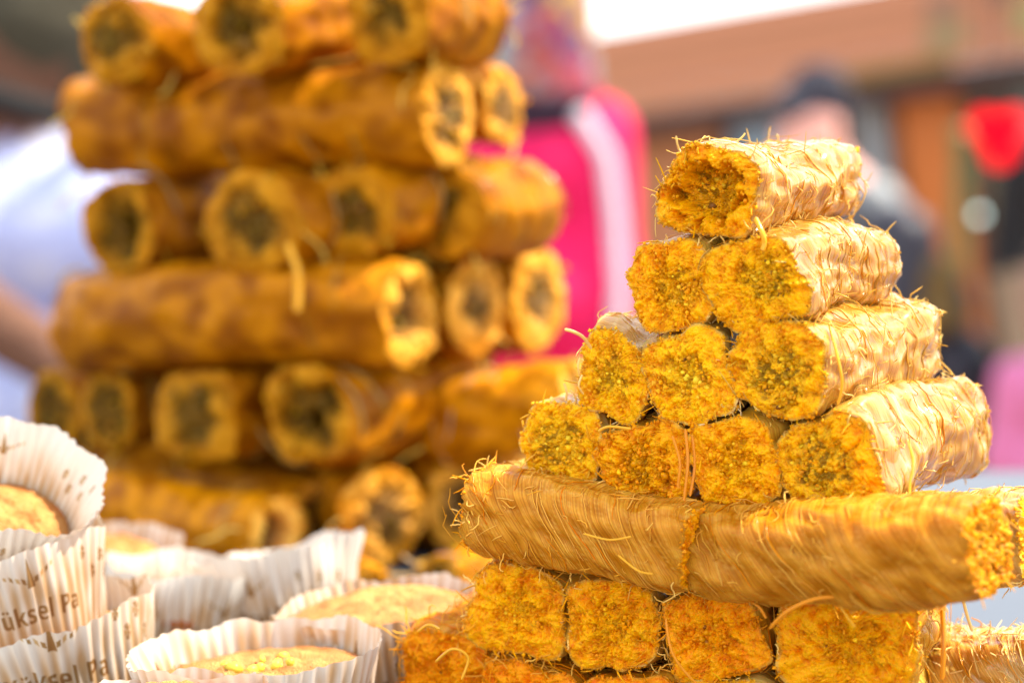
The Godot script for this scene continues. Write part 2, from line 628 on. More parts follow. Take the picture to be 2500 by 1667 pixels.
# the cut end of a roll: an orange ring of shredded dough round a green pistachio core
func cut_end(t: Node3D, called: String, P: PackedVector3Array, C: PackedColorArray, row: int, nu: int, dir: float, o: Dictionary, sd: float, W: float, H: float, L: float):
	var nr: int = o.get("nr", 40)
	var big: bool = o.get("big", false)
	var tint: Color = o.get("tint", Color.WHITE)
	var hollow: float = o.get("hollow", 0.0)
	var core: float = o.get("core", 0.52)
	var off: Vector2 = o.get("off", Vector2.ZERO)
	var green: float = o.get("green", 1.0)
	var amp: float = o.get("rough", 0.00068)
	var R := W * 0.5
	var fr := 900.0 if not big else 330.0
	var mid := Vector3.ZERO
	for i in nu - 1:
		mid += P[row + i]
	mid /= nu - 1
	var Q := PackedVector3Array()
	var K := PackedColorArray()
	for k in nr + 1:
		var q := float(k) / nr
		for i in nu:
			var rim := P[row + i]
			var p := mid.lerp(rim, q)
			var x := p.x
			var y := p.y
			var cx := (x / R - off.x)
			var cy := ((y - H * 0.5) / (H * 0.5) - off.y)
			var g1 := noise.get_noise_3d(x * fr * 0.22 + sd, y * fr * 0.22, 1.0)
			var g2 := noise.get_noise_3d(x * fr + sd, y * fr, 4.0)
			var g3 := noise.get_noise_3d(x * fr * 2.3 + sd, y * fr * 2.3, 8.0)
			var rr := sqrt(cx * cx + cy * cy) + 0.20 * g1 + 0.05 * g2
			var m := 1.0 - smoothstep(core - 0.20, core + 0.22, rr)
			var edge := 1.0 - pow(q, 9.0)
			var d := (0.9 * g1 * 1.2 + 0.9 * g2 + 0.45 * g3) * amp * edge
			var kr := fr * 0.85
			var kc := fr * 0.58
			var lr := -cell_d.get_noise_3d(x * kr + sd, y * kr, 0.5)
			var lc := -cell_d.get_noise_3d(x * kc + sd, y * kc, 3.5)
			d += (lerpf(lr * 0.75, lc * 1.35, m)) * amp * edge
			d += 0.0012 * (1.0 - q * q) * (R / 0.014) * (1.0 - m)
			d -= m * (hollow + 0.0004)
			if big and hollow > 0.0:
				var hole := 1.0 - smoothstep(0.10, 0.24, sqrt(pow(cx - 0.08, 2.0) + pow(cy + 0.05, 2.0)) + 0.1 * g1)
				d -= hole * hollow * 1.5
			p.z += dir * d
			if k == 0:
				p = mid.lerp(rim, 0.002) + Vector3(0, 0, p.z - mid.z)
			Q.append(p)
			var ringc := DEEP.lerp(RING, clampf(0.62 + 0.7 * g1 + 0.55 * g2, 0.0, 1.0)).lerp(Color(0.97, 0.50, 0.003), clampf(0.28 + 0.7 * g3 + 0.5 * g1, 0.0, 0.8))
			ringc = ringc.lerp(Color(0.98, 0.56, 0.01), clampf(0.5 * cell_v.get_noise_3d(x * kr + sd, y * kr, 0.5), 0.0, 0.6))
			var vv := cell_v.get_noise_3d(x * kc + sd, y * kc, 3.5)
			var corec := Color(0.50, 0.245, 0.003).lerp(Color(0.93, 0.48, 0.008), clampf(0.45 + 0.6 * vv + 0.35 * g1, 0.0, 1.0))
			if vv < -0.45:
				corec = Color(0.32, 0.165, 0.006)
			corec = corec.lerp(OLIVE, clampf(-lc * 0.0 + (0.35 - (lc + 1.0)) * 0.9, 0.0, 0.6))
			if g3 < -0.5:
				corec = corec.lerp(Color(0.20, 0.08, 0.008), 0.6)
			if big:
				ringc = Color(0.38, 0.132, 0.0006).lerp(Color(0.54, 0.225, 0.006), clampf(0.5 + 0.8 * g1 + 0.5 * g2, 0.0, 1.0))
				corec = Color(0.085, 0.038, 0.002).lerp(Color(0.19, 0.088, 0.006), clampf(0.4 + 0.8 * g2 + 0.6 * g1, 0.0, 1.0))
			var c := ringc.lerp(corec, m * green)
			c = c * o.get("face", Color.WHITE)  # on large crosswise rolls this puts the sky-lit paleness into the end colour
			K.append(c.lerp(C[row + i] / Color(tint.r, tint.g, tint.b, 1.0), smoothstep(0.93, 1.0, q)) * tint)
	var b := Buf.new()
	grid(b, Q, K, nu, nr + 1, false, dir)
	put(called, made(b), M.bigface if big else M.face, t)
	# green nuts in the core
	var nb := Buf.new()
	var nn: int = int(o.get("nuts", 60) * (0.5 if not big else 1.0))
	var size := 0.0011 if not big else 0.0030
	for k in nn:
		var a := rng.randf() * TAU
		var q := sqrt(rng.randf()) * core * 1.02
		var x := (off.x + cos(a) * q) * R
		var y := (off.y + sin(a) * q) * H * 0.5 + H * 0.5
		var s := size * rng.randf_range(0.35, 0.95) * (1.3 if rng.randf() < 0.10 else 1.0)
		var c := NUT.lerp(OLIVE, rng.randf() * 0.7) * (Color.WHITE if not big else Color(0.16, 0.15, 0.3))
		if rng.randf() < 0.3:
			c = Color(0.88, 0.60, 0.03) * (Color.WHITE if not big else Color(0.18, 0.16, 0.3))
		elif rng.randf() < 0.06:
			c = Color(0.26, 0.12, 0.03)
		nugget(nb, Vector3(x, y, mid.z + dir * (-hollow + rng.randf_range(-0.7, 0.15) * s)), Vector3(s, s * 0.85, s * 0.8), jitter(c, 0.2) * tint, 0.35)
	if nn > 0:
		put("pistachio_filling", made(nb), M.nut, t, "stuff")
	# crumbs and short cut threads over the ring
	var cb := Buf.new()
	var cn: int = o.get("crumbs", 200)
	for k in cn:
		var a := rng.randi() % nu
		var q := 1.0 - pow(rng.randf(), 1.6) * (1.0 - core * 0.55)
		var p := mid.lerp(P[row + a], q)
		var s := (0.00048 if not big else 0.0015) * (0.5 + 1.6 * pow(rng.randf(), 2.5))
		p.z += dir * (0.0010 * (1.0 - q * q) + rng.randf_range(-0.3, 0.7) * s - (hollow if q < core else 0.0))
		var c := RING.lerp(GOLD, rng.randf()).lerp(DEEP, rng.randf() * 0.45)
		lump(cb, p, Vector3(s, s * rng.randf_range(0.5, 1.0), s), jitter(c, 0.2) * tint * (Color.WHITE if not big else Color(0.45, 0.45, 0.45)))
	for k in int(cn * 0.45):
		var a := rng.randi() % nu
		var q := rng.randf_range(0.90, 1.03)
		var p := mid.lerp(P[row + a], q)
		var s := (0.00055 if not big else 0.0018) * (0.6 + 1.3 * pow(rng.randf(), 2.0))
		p.z += dir * rng.randf_range(-1.6, 0.9) * s
		lump(cb, p, Vector3(s, s * rng.randf_range(0.5, 1.0), s), jitter(RING.lerp(GOLD, rng.randf()).lerp(DEEP, rng.randf() * 0.3), 0.15) * tint * (Color.WHITE if not big else Color(0.5, 0.5, 0.5)))
	var fn: int = int(o.get("fray", 60) * 0.45)
	for k in fn:
		var i := rng.randi() % nu
		var q := rng.randf_range(0.70, 1.02)
		var p := mid.lerp(P[row + i], q)
		var tang := (P[row + (i + 2) % nu] - P[row + (i + nu - 2) % nu]).normalized()
		var outw := (P[row + i] - mid).normalized()
		var d := (tang * rng.randf_range(-1.0, 1.0) + outw * rng.randfn(0.15, 0.35) + Vector3(0, 0, dir) * rng.randf_range(0.0, 0.9)).normalized()
		var len_ := rng.randf_range(0.0012, 0.0042) * (2.0 if big else 1.0)
		var pts := PackedVector3Array()
		var bend := Vector3(rng.randfn(), rng.randfn(), rng.randfn()) * 0.5
		p.z += dir * 0.0008 * (1.0 - q * q)
		for m in 4:
			var f := m / 3.0
			pts.append(p + (d + bend * f) * len_ * f)
		tube(cb, pts, (0.00028 if not big else 0.0007) * rng.randf_range(0.6, 1.3), jitter(RING.lerp(GOLD, rng.randf()), 0.2) * tint * (Color.WHITE if not big else Color(0.5, 0.5, 0.5)), 3)
	if cn + fn > 0:
		put("crumbs", made(cb), M.face, t, "stuff")

# a single loose thread that hangs off a roll, given by world points
func loose_thread(t: Node3D, pts: Array, r := 0.00042, col := GOLD):
	var inv := t.transform.affine_inverse()
	var q := PackedVector3Array()
	var curve := Curve3D.new()
	for k in pts.size():
		var d: Vector3 = (pts[mini(k + 1, pts.size() - 1)] - pts[maxi(k - 1, 0)]) / 6.0
		curve.add_point(inv * pts[k], inv.basis * -d, inv.basis * d)
	for k in 17:
		q.append(curve.samplef(k / 16.0 * (pts.size() - 1)))
	var b := Buf.new()
	tube(b, q, r, col, 6, 0.5)
	put("loose_thread", made(b), M.thread, t)

func large_rolls():
	var t: Node3D
	t = roll("large_pastry_roll", "large pastry roll in the top layer, dark green core facing the muffins", "large pastry rolls stacked beside the muffins", Vector3(-0.1802, 1.5030, -1.0034), Vector3(-0.1008, 1.5030, -1.1306), 0.0453, 0.0404, {"core": 0.56, "flakes": 0, "wisps": 9, "curl": 3.5, "nu": 72, "nv": 56, "nr": 16, "threads": 14, "rad": 0.0006, "bump": 0.0007, "p": 2.25, "low": 0.11, "nuts": 22, "crumbs": 20, "fray": 10, "rough": 0.001, "wild": 0.05, "back": 0.4, "seed": 200, "big": true})
	t = roll("large_pastry_roll", "large pastry roll in the top layer, in the middle with a long sunlit back", "large pastry rolls stacked beside the muffins", Vector3(-0.1190, 1.5085, -0.9651), Vector3(-0.0289, 1.5085, -1.1093), 0.0525, 0.0455, {"core": 0.5, "hollow": 0.004, "flakes": 0, "wisps": 9, "curl": 3.5, "nu": 72, "nv": 56, "nr": 16, "threads": 14, "rad": 0.0006, "bump": 0.0007, "p": 2.25, "low": 0.11, "nuts": 22, "crumbs": 20, "fray": 10, "rough": 0.001, "wild": 0.05, "back": 0.4, "seed": 203, "big": true})
	t = roll("large_pastry_roll", "large pastry roll in the top layer, nearest the person in the pink jacket", "large pastry rolls stacked beside the muffins", Vector3(-0.0521, 1.5116, -0.9444), Vector3(-0.0185, 1.5116, -0.9941), 0.0477, 0.0426, {"core": 0.45, "flakes": 0, "wisps": 9, "curl": 3.5, "nu": 72, "nv": 56, "nr": 16, "threads": 14, "rad": 0.0006, "bump": 0.0007, "p": 2.25, "low": 0.11, "nuts": 22, "crumbs": 20, "fray": 10, "rough": 0.001, "wild": 0.05, "back": 0.4, "seed": 206, "big": true})
	t = roll("large_pastry_roll", "large pastry roll lying crosswise in the second layer, smooth and closest to us", "large pastry rolls stacked beside the muffins", Vector3(-0.0277, 1.4696, -0.9600), Vector3(-0.2001, 1.4634, -1.0549), 0.0474, 0.0474, {"face": Color(1.55,  1.75,  8.0), "core": 0.52, "flakes": 0, "wisps": 9, "curl": 3.5, "nu": 72, "nv": 56, "nr": 16, "threads": 14, "rad": 0.0006, "bump": 0.0007, "p": 2.25, "low": 0.11, "nuts": 22, "crumbs": 20, "fray": 10, "rough": 0.001, "wild": 0.05, "back": 0.4, "seed": 209, "big": true})
	t = roll("large_pastry_roll", "large pastry roll lying crosswise in the second layer, behind the smooth one", "large pastry rolls stacked beside the muffins", Vector3(-0.0042, 1.4729, -1.0258), Vector3(-0.2210, 1.4683, -1.1360), 0.0405, 0.0405, {"face": Color(1.55,  1.75,  8.0), "core": 0.55, "flakes": 0, "wisps": 9, "curl": 3.5, "nu": 72, "nv": 56, "nr": 16, "threads": 14, "rad": 0.0006, "bump": 0.0007, "p": 2.25, "low": 0.11, "nuts": 22, "crumbs": 20, "fray": 10, "rough": 0.001, "wild": 0.05, "back": 0.4, "seed": 212, "big": true})
	t = roll("large_pastry_roll", "large pastry roll in the third layer by the white shirt, dark hole in its end", "large pastry rolls stacked beside the muffins", Vector3(-0.1816, 1.4178, -1.0101), Vector3(-0.1021, 1.4178, -1.1373), 0.0461, 0.0461, {"core": 0.66, "hollow": 0.006, "flakes": 0, "wisps": 9, "curl": 3.5, "nu": 72, "nv": 56, "nr": 16, "threads": 14, "rad": 0.0006, "bump": 0.0007, "p": 2.25, "low": 0.11, "nuts": 22, "crumbs": 20, "fray": 10, "rough": 0.001, "wild": 0.05, "back": 0.4, "seed": 215, "big": true})
	t = roll("large_pastry_roll", "large round pastry roll in the third layer with a syrup thread dripping from it", "large pastry rolls stacked beside the muffins", Vector3(-0.1134, 1.4228, -0.9592), Vector3(-0.0286, 1.4228, -1.0949), 0.0574, 0.0485, {"core": 0.52, "flakes": 0, "wisps": 9, "curl": 3.5, "nu": 72, "nv": 56, "nr": 16, "threads": 14, "rad": 0.0006, "bump": 0.0007, "p": 2.25, "low": 0.11, "nuts": 22, "crumbs": 20, "fray": 10, "rough": 0.001, "wild": 0.05, "back": 0.4, "seed": 218, "big": true})
	loose_thread(t, [Vector3(-0.0962, 1.4151, -0.9387), Vector3(-0.0914, 1.4044, -0.9324), Vector3(-0.0912, 1.3952, -0.9314), Vector3(-0.0914, 1.3869, -0.9304)], 0.0016, GOLD)
	t = roll("large_pastry_roll", "large pastry roll in the third layer, set back behind the dripping one", "large pastry rolls stacked beside the muffins", Vector3(-0.0691, 1.4267, -0.9575), Vector3(-0.0161, 1.4267, -1.0423), 0.0459, 0.0427, {"core": 0.5, "flakes": 0, "wisps": 9, "curl": 3.5, "nu": 72, "nv": 56, "nr": 16, "threads": 14, "rad": 0.0006, "bump": 0.0007, "p": 2.25, "low": 0.11, "nuts": 22, "crumbs": 20, "fray": 10, "rough": 0.001, "wild": 0.05, "back": 0.4, "seed": 221, "big": true})
	t = roll("large_pastry_roll", "large pastry roll in the third layer, pale and by the pink jacket", "large pastry rolls stacked beside the muffins", Vector3(-0.0311, 1.4277, -0.9750), Vector3(0.0033, 1.4277, -1.0302), 0.0501, 0.0445, {"core": 0.5, "flakes": 0, "wisps": 9, "curl": 3.5, "nu": 72, "nv": 56, "nr": 16, "threads": 14, "rad": 0.0006, "bump": 0.0007, "p": 2.25, "low": 0.11, "nuts": 22, "crumbs": 20, "fray": 10, "rough": 0.001, "wild": 0.05, "back": 0.4, "seed": 224, "big": true})
	t = roll("large_pastry_roll", "large pastry roll lying crosswise in the fourth layer, its end split by a dark slit", "large pastry rolls stacked beside the muffins", Vector3(-0.0447, 1.3843, -0.9503), Vector3(-0.2053, 1.3692, -1.0442), 0.0477, 0.0477, {"face": Color(1.55,  1.75,  8.0), "core": 0.5, "hollow": 0.007, "flakes": 0, "wisps": 9, "curl": 3.5, "nu": 72, "nv": 56, "nr": 16, "threads": 14, "rad": 0.0006, "bump": 0.0007, "p": 2.25, "low": 0.11, "nuts": 22, "crumbs": 20, "fray": 10, "rough": 0.001, "wild": 0.05, "back": 0.4, "seed": 227, "big": true})
	t = roll("large_pastry_roll", "large pastry roll lying crosswise in the fourth layer, between two others", "large pastry rolls stacked beside the muffins", Vector3(-0.0167, 1.3830, -0.9954), Vector3(-0.1634, 1.3747, -1.0850), 0.0500, 0.0500, {"face": Color(1.55,  1.75,  8.0), "core": 0.42, "flakes": 0, "wisps": 9, "curl": 3.5, "nu": 72, "nv": 56, "nr": 16, "threads": 14, "rad": 0.0006, "bump": 0.0007, "p": 2.25, "low": 0.11, "nuts": 22, "crumbs": 20, "fray": 10, "rough": 0.001, "wild": 0.05, "back": 0.4, "seed": 230, "big": true})
	t = roll("large_pastry_roll", "large pastry roll lying crosswise in the fourth layer, nearest the pink jacket", "large pastry rolls stacked beside the muffins", Vector3(0.0124, 1.3811, -1.0405), Vector3(-0.1291, 1.3730, -1.1251), 0.0518, 0.0518, {"face": Color(1.55,  1.75,  8.0), "core": 0.5, "flakes": 0, "wisps": 9, "curl": 3.5, "nu": 72, "nv": 56, "nr": 16, "threads": 14, "rad": 0.0006, "bump": 0.0007, "p": 2.25, "low": 0.11, "nuts": 22, "crumbs": 20, "fray": 10, "rough": 0.001, "wild": 0.05, "back": 0.4, "seed": 233, "big": true})
	t = roll("large_pastry_roll", "large pastry roll in the fifth layer, at the corner above the opened muffin", "large pastry rolls stacked beside the muffins", Vector3(-0.2245, 1.3260, -1.0664), Vector3(-0.1503, 1.3260, -1.1851), 0.0359, 0.0427, {"core": 0.7, "flakes": 0, "wisps": 9, "curl": 3.5, "nu": 72, "nv": 56, "nr": 16, "threads": 14, "rad": 0.0006, "bump": 0.0007, "p": 2.25, "low": 0.11, "nuts": 22, "crumbs": 20, "fray": 10, "rough": 0.001, "wild": 0.05, "back": 0.4, "seed": 236, "big": true})
	t = roll("large_pastry_roll", "large pastry roll in the fifth layer, second from the corner above the opened muffin", "large pastry rolls stacked beside the muffins", Vector3(-0.1899, 1.3305, -1.0212), Vector3(-0.1157, 1.3305, -1.1399), 0.0337, 0.0440, {"core": 0.7, "flakes": 0, "wisps": 9, "curl": 3.5, "nu": 72, "nv": 56, "nr": 16, "threads": 14, "rad": 0.0006, "bump": 0.0007, "p": 2.25, "low": 0.11, "nuts": 22, "crumbs": 20, "fray": 10, "rough": 0.001, "wild": 0.05, "back": 0.4, "seed": 239, "big": true})
	t = roll("large_pastry_roll", "large squarish pastry roll in the fifth layer with a broad green core", "large pastry rolls stacked beside the muffins", Vector3(-0.1432, 1.3351, -0.9802), Vector3(-0.0637, 1.3351, -1.1074), 0.0482, 0.0442, {"core": 0.6, "p": 4.0, "flakes": 0, "wisps": 9, "curl": 3.5, "nu": 72, "nv": 56, "nr": 16, "threads": 14, "rad": 0.0006, "bump": 0.0007, "low": 0.11, "nuts": 22, "crumbs": 20, "fray": 10, "rough": 0.001, "wild": 0.05, "back": 0.4, "seed": 242, "big": true})
	t = roll("large_pastry_roll", "large pastry roll in the fifth layer with a dark hole in its round end", "large pastry rolls stacked beside the muffins", Vector3(-0.0891, 1.3405, -0.9440), Vector3(-0.0255, 1.3405, -1.0458), 0.0493, 0.0469, {"core": 0.6, "hollow": 0.006, "flakes": 0, "wisps": 9, "curl": 3.5, "nu": 72, "nv": 56, "nr": 16, "threads": 14, "rad": 0.0006, "bump": 0.0007, "p": 2.25, "low": 0.11, "nuts": 22, "crumbs": 20, "fray": 10, "rough": 0.001, "wild": 0.05, "back": 0.4, "seed": 245, "big": true})
	t = roll("large_pastry_roll", "large pale roll lying crosswise in the fifth layer, pointing at the small rolls", "large pastry rolls stacked beside the muffins", Vector3(0.0301, 1.3411, -0.9756), Vector3(-0.0669, 1.3300, -1.0246), 0.0420, 0.0420, {"tint": Color(1.25,  1.35,  4.0), "core": 0.5, "face": Color(1.4,  1.5,  3.0), "flakes": 0, "wisps": 9, "curl": 3.5, "nu": 72, "nv": 56, "nr": 16, "threads": 14, "rad": 0.0006, "bump": 0.0007, "p": 2.25, "low": 0.11, "nuts": 22, "crumbs": 20, "fray": 10, "rough": 0.001, "wild": 0.05, "back": 0.4, "seed": 248, "big": true})
	t = roll("large_pastry_roll", "large pastry roll lying crosswise in the lowest layer with a black hollow end", "large pastry rolls stacked beside the muffins", Vector3(-0.1030, 1.2870, -0.9401), Vector3(-0.1963, 1.2870, -1.0156), 0.0369, 0.0369, {"tint": Color(1.4,  1.45,  2.0), "face": Color(1.55,  1.75,  8.0), "core": 0.45, "hollow": 0.010, "flakes": 0, "wisps": 9, "curl": 3.5, "nu": 72, "nv": 56, "nr": 16, "threads": 14, "rad": 0.0006, "bump": 0.0007, "p": 2.25, "low": 0.11, "nuts": 22, "crumbs": 20, "fray": 10, "rough": 0.001, "wild": 0.05, "back": 0.4, "seed": 251, "big": true})
	t = roll("large_pastry_roll", "large pastry roll lying crosswise in the lowest layer, behind the hollow one", "large pastry rolls stacked beside the muffins", Vector3(-0.0875, 1.2873, -0.9851), Vector3(-0.2317, 1.2873, -1.1339), 0.0377, 0.0377, {"face": Color(1.55,  1.75,  8.0), "core": 0.45, "hollow": 0.003, "flakes": 0, "wisps": 9, "curl": 3.5, "nu": 72, "nv": 56, "nr": 16, "threads": 14, "rad": 0.0006, "bump": 0.0007, "p": 2.25, "low": 0.11, "nuts": 22, "crumbs": 20, "fray": 10, "rough": 0.001, "wild": 0.05, "back": 0.4, "seed": 254, "big": true})
	t = roll("large_pastry_roll", "large oval ended pastry roll in the lowest layer, above the tilted muffin", "large pastry rolls stacked beside the muffins", Vector3(-0.0572, 1.2915, -0.9603), Vector3(-0.1381, 1.2915, -1.1132), 0.0460, 0.0460, {"face": Color(1.55,  1.75,  8.0), "core": 0.5, "flakes": 0, "wisps": 9, "curl": 3.5, "nu": 72, "nv": 56, "nr": 16, "threads": 14, "rad": 0.0006, "bump": 0.0007, "p": 2.25, "low": 0.11, "nuts": 22, "crumbs": 20, "fray": 10, "rough": 0.001, "wild": 0.05, "back": 0.4, "seed": 257, "big": true})
	t = roll("large_pastry_roll", "large pastry roll in the lowest layer, second nearest the small rolls", "large pastry rolls stacked beside the muffins", Vector3(-0.0216, 1.2917, -0.9953), Vector3(-0.1003, 1.2917, -1.1433), 0.0465, 0.0465, {"face": Color(1.55,  1.75,  8.0), "core": 0.5, "hollow": 0.004, "flakes": 0, "wisps": 9, "curl": 3.5, "nu": 72, "nv": 56, "nr": 16, "threads": 14, "rad": 0.0006, "bump": 0.0007, "p": 2.25, "low": 0.11, "nuts": 22, "crumbs": 20, "fray": 10, "rough": 0.001, "wild": 0.05, "back": 0.4, "seed": 260, "big": true})
	t = roll("large_pastry_roll", "large pastry roll in the lowest layer, nearest the small rolls", "large pastry rolls stacked beside the muffins", Vector3(0.0060, 1.2909, -1.0356), Vector3(-0.0657, 1.2909, -1.1836), 0.0448, 0.0448, {"face": Color(1.55,  1.75,  8.0), "core": 0.5, "flakes": 0, "wisps": 9, "curl": 3.5, "nu": 72, "nv": 56, "nr": 16, "threads": 14, "rad": 0.0006, "bump": 0.0007, "p": 2.25, "low": 0.11, "nuts": 22, "crumbs": 20, "fray": 10, "rough": 0.001, "wild": 0.05, "back": 0.4, "seed": 263, "big": true})
	t = roll("large_pastry_roll", "short thin pastry roll lying loose on the counter before the large stack", "large pastry rolls stacked beside the muffins", Vector3(-0.0589, 1.2783, -0.8829), Vector3(-0.0800, 1.2783, -0.9519), 0.0196, 0.0196, {"tint": Color(1.3,  1.3,  2.0), "core": 0.4, "low": 0.12, "flakes": 0, "wisps": 9, "curl": 3.5, "nu": 72, "nv": 56, "nr": 16, "threads": 14, "rad": 0.0006, "bump": 0.0007, "p": 2.25, "nuts": 22, "crumbs": 20, "fray": 10, "rough": 0.001, "wild": 0.05, "back": 0.4, "seed": 266, "big": true})  # tint lightens this roll as if light fell on it
	t = roll("large_pastry_roll", "thin pastry roll tinted as if sunlit, lying loose on the counter beside the small stack", "large pastry rolls stacked beside the muffins", Vector3(-0.0296, 1.2801, -0.8832), Vector3(0.0162, 1.2801, -0.9527), 0.0232, 0.0232, {"tint": Color(1.15,  1.3,  6.0), "core": 0.4, "low": 0.12, "flakes": 0, "wisps": 9, "curl": 3.5, "nu": 72, "nv": 56, "nr": 16, "threads": 14, "rad": 0.0006, "bump": 0.0007, "p": 2.25, "nuts": 22, "crumbs": 20, "fray": 10, "rough": 0.001, "wild": 0.05, "back": 0.4, "seed": 269, "big": true})  # sunlight put into the colour by a lighter tint

func small_rolls():
	var t: Node3D
	t = roll("small_pastry_roll", "small pastry roll alone on top of the stack, its hollow end deep green inside", "small pastry rolls stacked on the wooden board", Vector3(0.0549, 1.4520, -0.6102), Vector3(0.0927, 1.4530, -0.6785), 0.0319, 0.0265, {"tint": Color(0.86,  0.77,  0.50), "face": Color(1.14,  1.08,  1.3), "finish": 2, "p": 2.7, "hollow": 0.0075, "core": 0.58, "nuts": 90, "threads": 148, "off": Vector2(-0.06, -0.02), "crumbs": 260, "seed": 1})
	loose_thread(t, [Vector3(0.0462, 1.4638, -0.6081), Vector3(0.0455, 1.4657, -0.6063), Vector3(0.0451, 1.4678, -0.6055)], 0.00029, PALE)
	loose_thread(t, [Vector3(0.0620, 1.4647, -0.6223), Vector3(0.0650, 1.4671, -0.6225), Vector3(0.0659, 1.4683, -0.6227)], 0.00029, PALE)
	loose_thread(t, [Vector3(0.0669, 1.4455, -0.6030), Vector3(0.0685, 1.4415, -0.5995), Vector3(0.0691, 1.4386, -0.5992), Vector3(0.0685, 1.4368, -0.5990)], 0.00079, GOLD)
	t = roll("small_pastry_roll", "small pastry roll of the pair under the topmost roll, on the muffin side", "small pastry rolls stacked on the wooden board", Vector3(0.0446, 1.4263, -0.6162), Vector3(0.0816, 1.4263, -0.6802), 0.0263, 0.0272, {"face": Color(1.0,  0.98,  1.0), "tint": Color(1.0, 0.92, 0.7), "core": 0.5, "off": Vector2(0.12, -0.1), "green": 0.75, "nuts": 60, "crumbs": 260, "threads": 90, "seed": 4})
	t = roll("small_pastry_roll", "small pastry roll of the pair under the topmost roll, its shaggy side sunlit", "small pastry rolls stacked on the wooden board", Vector3(0.0666, 1.4278, -0.6023), Vector3(0.1036, 1.4278, -0.6664), 0.0312, 0.0261, {"face": Color(1.2,  1.26,  1.4), "tint": Color(0.82,  0.73,  0.45), "finish": 2, "core": 0.5, "off": Vector2(0.25, 0.05), "nuts": 110, "threads": 189, "wild": 0.26, "crumbs": 260, "seed": 7})
	t = roll("small_pastry_roll", "narrow pastry roll in the row of three, with one thread sticking out over its corner", "small pastry rolls stacked on the wooden board", Vector3(0.0291, 1.3988, -0.6263), Vector3(0.0661, 1.3988, -0.6904), 0.0231, 0.0268, {"core": 0.5, "nuts": 70, "green": 0.8, "crumbs": 260, "threads": 90, "seed": 10})
	loose_thread(t, [Vector3(0.0227, 1.4069, -0.6237), Vector3(0.0203, 1.4105, -0.6201), Vector3(0.0175, 1.4123, -0.6183), Vector3(0.0149, 1.4130, -0.6184)], 0.00050, PALE)
	loose_thread(t, [Vector3(0.0199, 1.3977, -0.6267), Vector3(0.0190, 1.4011, -0.6251), Vector3(0.0195, 1.4042, -0.6254)], 0.00029, PALE)
	loose_thread(t, [Vector3(0.0206, 1.3934, -0.6262), Vector3(0.0192, 1.3961, -0.6245), Vector3(0.0202, 1.3992, -0.6249)], 0.00029, PALE)
	t = roll("small_pastry_roll", "middle pastry roll in the row of three, plump with bright yellow nuts", "small pastry rolls stacked on the wooden board", Vector3(0.0498, 1.4001, -0.6132), Vector3(0.0868, 1.4001, -0.6773), 0.0290, 0.0277, {"face": Color(1.04,  1.08,  1.3), "core": 0.45, "nuts": 80, "green": 0.7, "crumbs": 260, "threads": 90, "seed": 13})
	t = roll("small_pastry_roll", "pastry roll in the row of three with coarse green nuts and a sunlit glossy side", "small pastry rolls stacked on the wooden board", Vector3(0.0732, 1.4039, -0.5985), Vector3(0.1190, 1.4039, -0.6689), 0.0304, 0.0285, {"tint": Color(0.84,  0.76,  0.46), "face": Color(1.18,  1.25,  2.0), "finish": 2, "core": 0.62, "nuts": 150, "threads": 189, "wild": 0.24, "off": Vector2(0.02, -0.1), "crumbs": 260, "seed": 16})
	loose_thread(t, [Vector3(0.0868, 1.4167, -0.5967), Vector3(0.0882, 1.4085, -0.5897), Vector3(0.0894, 1.4015, -0.5889), Vector3(0.0885, 1.3954, -0.5902)], 0.00043, GOLD)
	loose_thread(t, [Vector3(0.0930, 1.4076, -0.5976), Vector3(0.0951, 1.4102, -0.5959), Vector3(0.0972, 1.4085, -0.5978)], 0.00036, PALE)
	t = roll("small_pastry_roll", "pastry roll at the muffin end of the row of four, two threads hanging below it", "small pastry rolls stacked on the wooden board", Vector3(0.0139, 1.3772, -0.6362), Vector3(0.0509, 1.3772, -0.7003), 0.0271, 0.0256, {"core": 0.62, "nuts": 80, "green": 0.9, "crumbs": 260, "threads": 90, "seed": 19})
	loose_thread(t, [Vector3(0.0071, 1.3671, -0.6273), Vector3(0.0065, 1.3641, -0.6229), Vector3(0.0080, 1.3608, -0.6205), Vector3(0.0095, 1.3585, -0.6202)], 0.00036, PALE)
	loose_thread(t, [Vector3(0.0121, 1.3681, -0.6254), Vector3(0.0125, 1.3645, -0.6209), Vector3(0.0120, 1.3614, -0.6206), Vector3(0.0110, 1.3589, -0.6203)], 0.00036, GOLD)
	loose_thread(t, [Vector3(0.0157, 1.3904, -0.6339), Vector3(0.0159, 1.3932, -0.6322), Vector3(0.0152, 1.3957, -0.6325)], 0.00036, PALE)
	loose_thread(t, [Vector3(0.0189, 1.3898, -0.6339), Vector3(0.0180, 1.3926, -0.6322), Vector3(0.0167, 1.3938, -0.6323)], 0.00029, PALE)
	t = roll("small_pastry_roll", "ragged pastry roll second from the muffin end in the row of four", "small pastry rolls stacked on the wooden board", Vector3(0.0376, 1.3728, -0.6202), Vector3(0.0746, 1.3728, -0.6843), 0.0310, 0.0271, {"face": Color(0.95,  1.0,  1.0), "wisps": 40, "tint": Color(1.0, 0.8, 0.4), "core": 0.5, "nuts": 80, "fray": 190, "rough": 0.0009, "green": 0.7, "crumbs": 260, "threads": 90, "seed": 22})
	loose_thread(t, [Vector3(0.0245, 1.3843, -0.6151), Vector3(0.0275, 1.3859, -0.6133), Vector3(0.0336, 1.3856, -0.6112)], 0.00043, GOLD)
	loose_thread(t, [Vector3(0.0449, 1.3845, -0.6061), Vector3(0.0467, 1.3778, -0.6023), Vector3(0.0462, 1.3706, -0.6015)], 0.00043, AMBER)
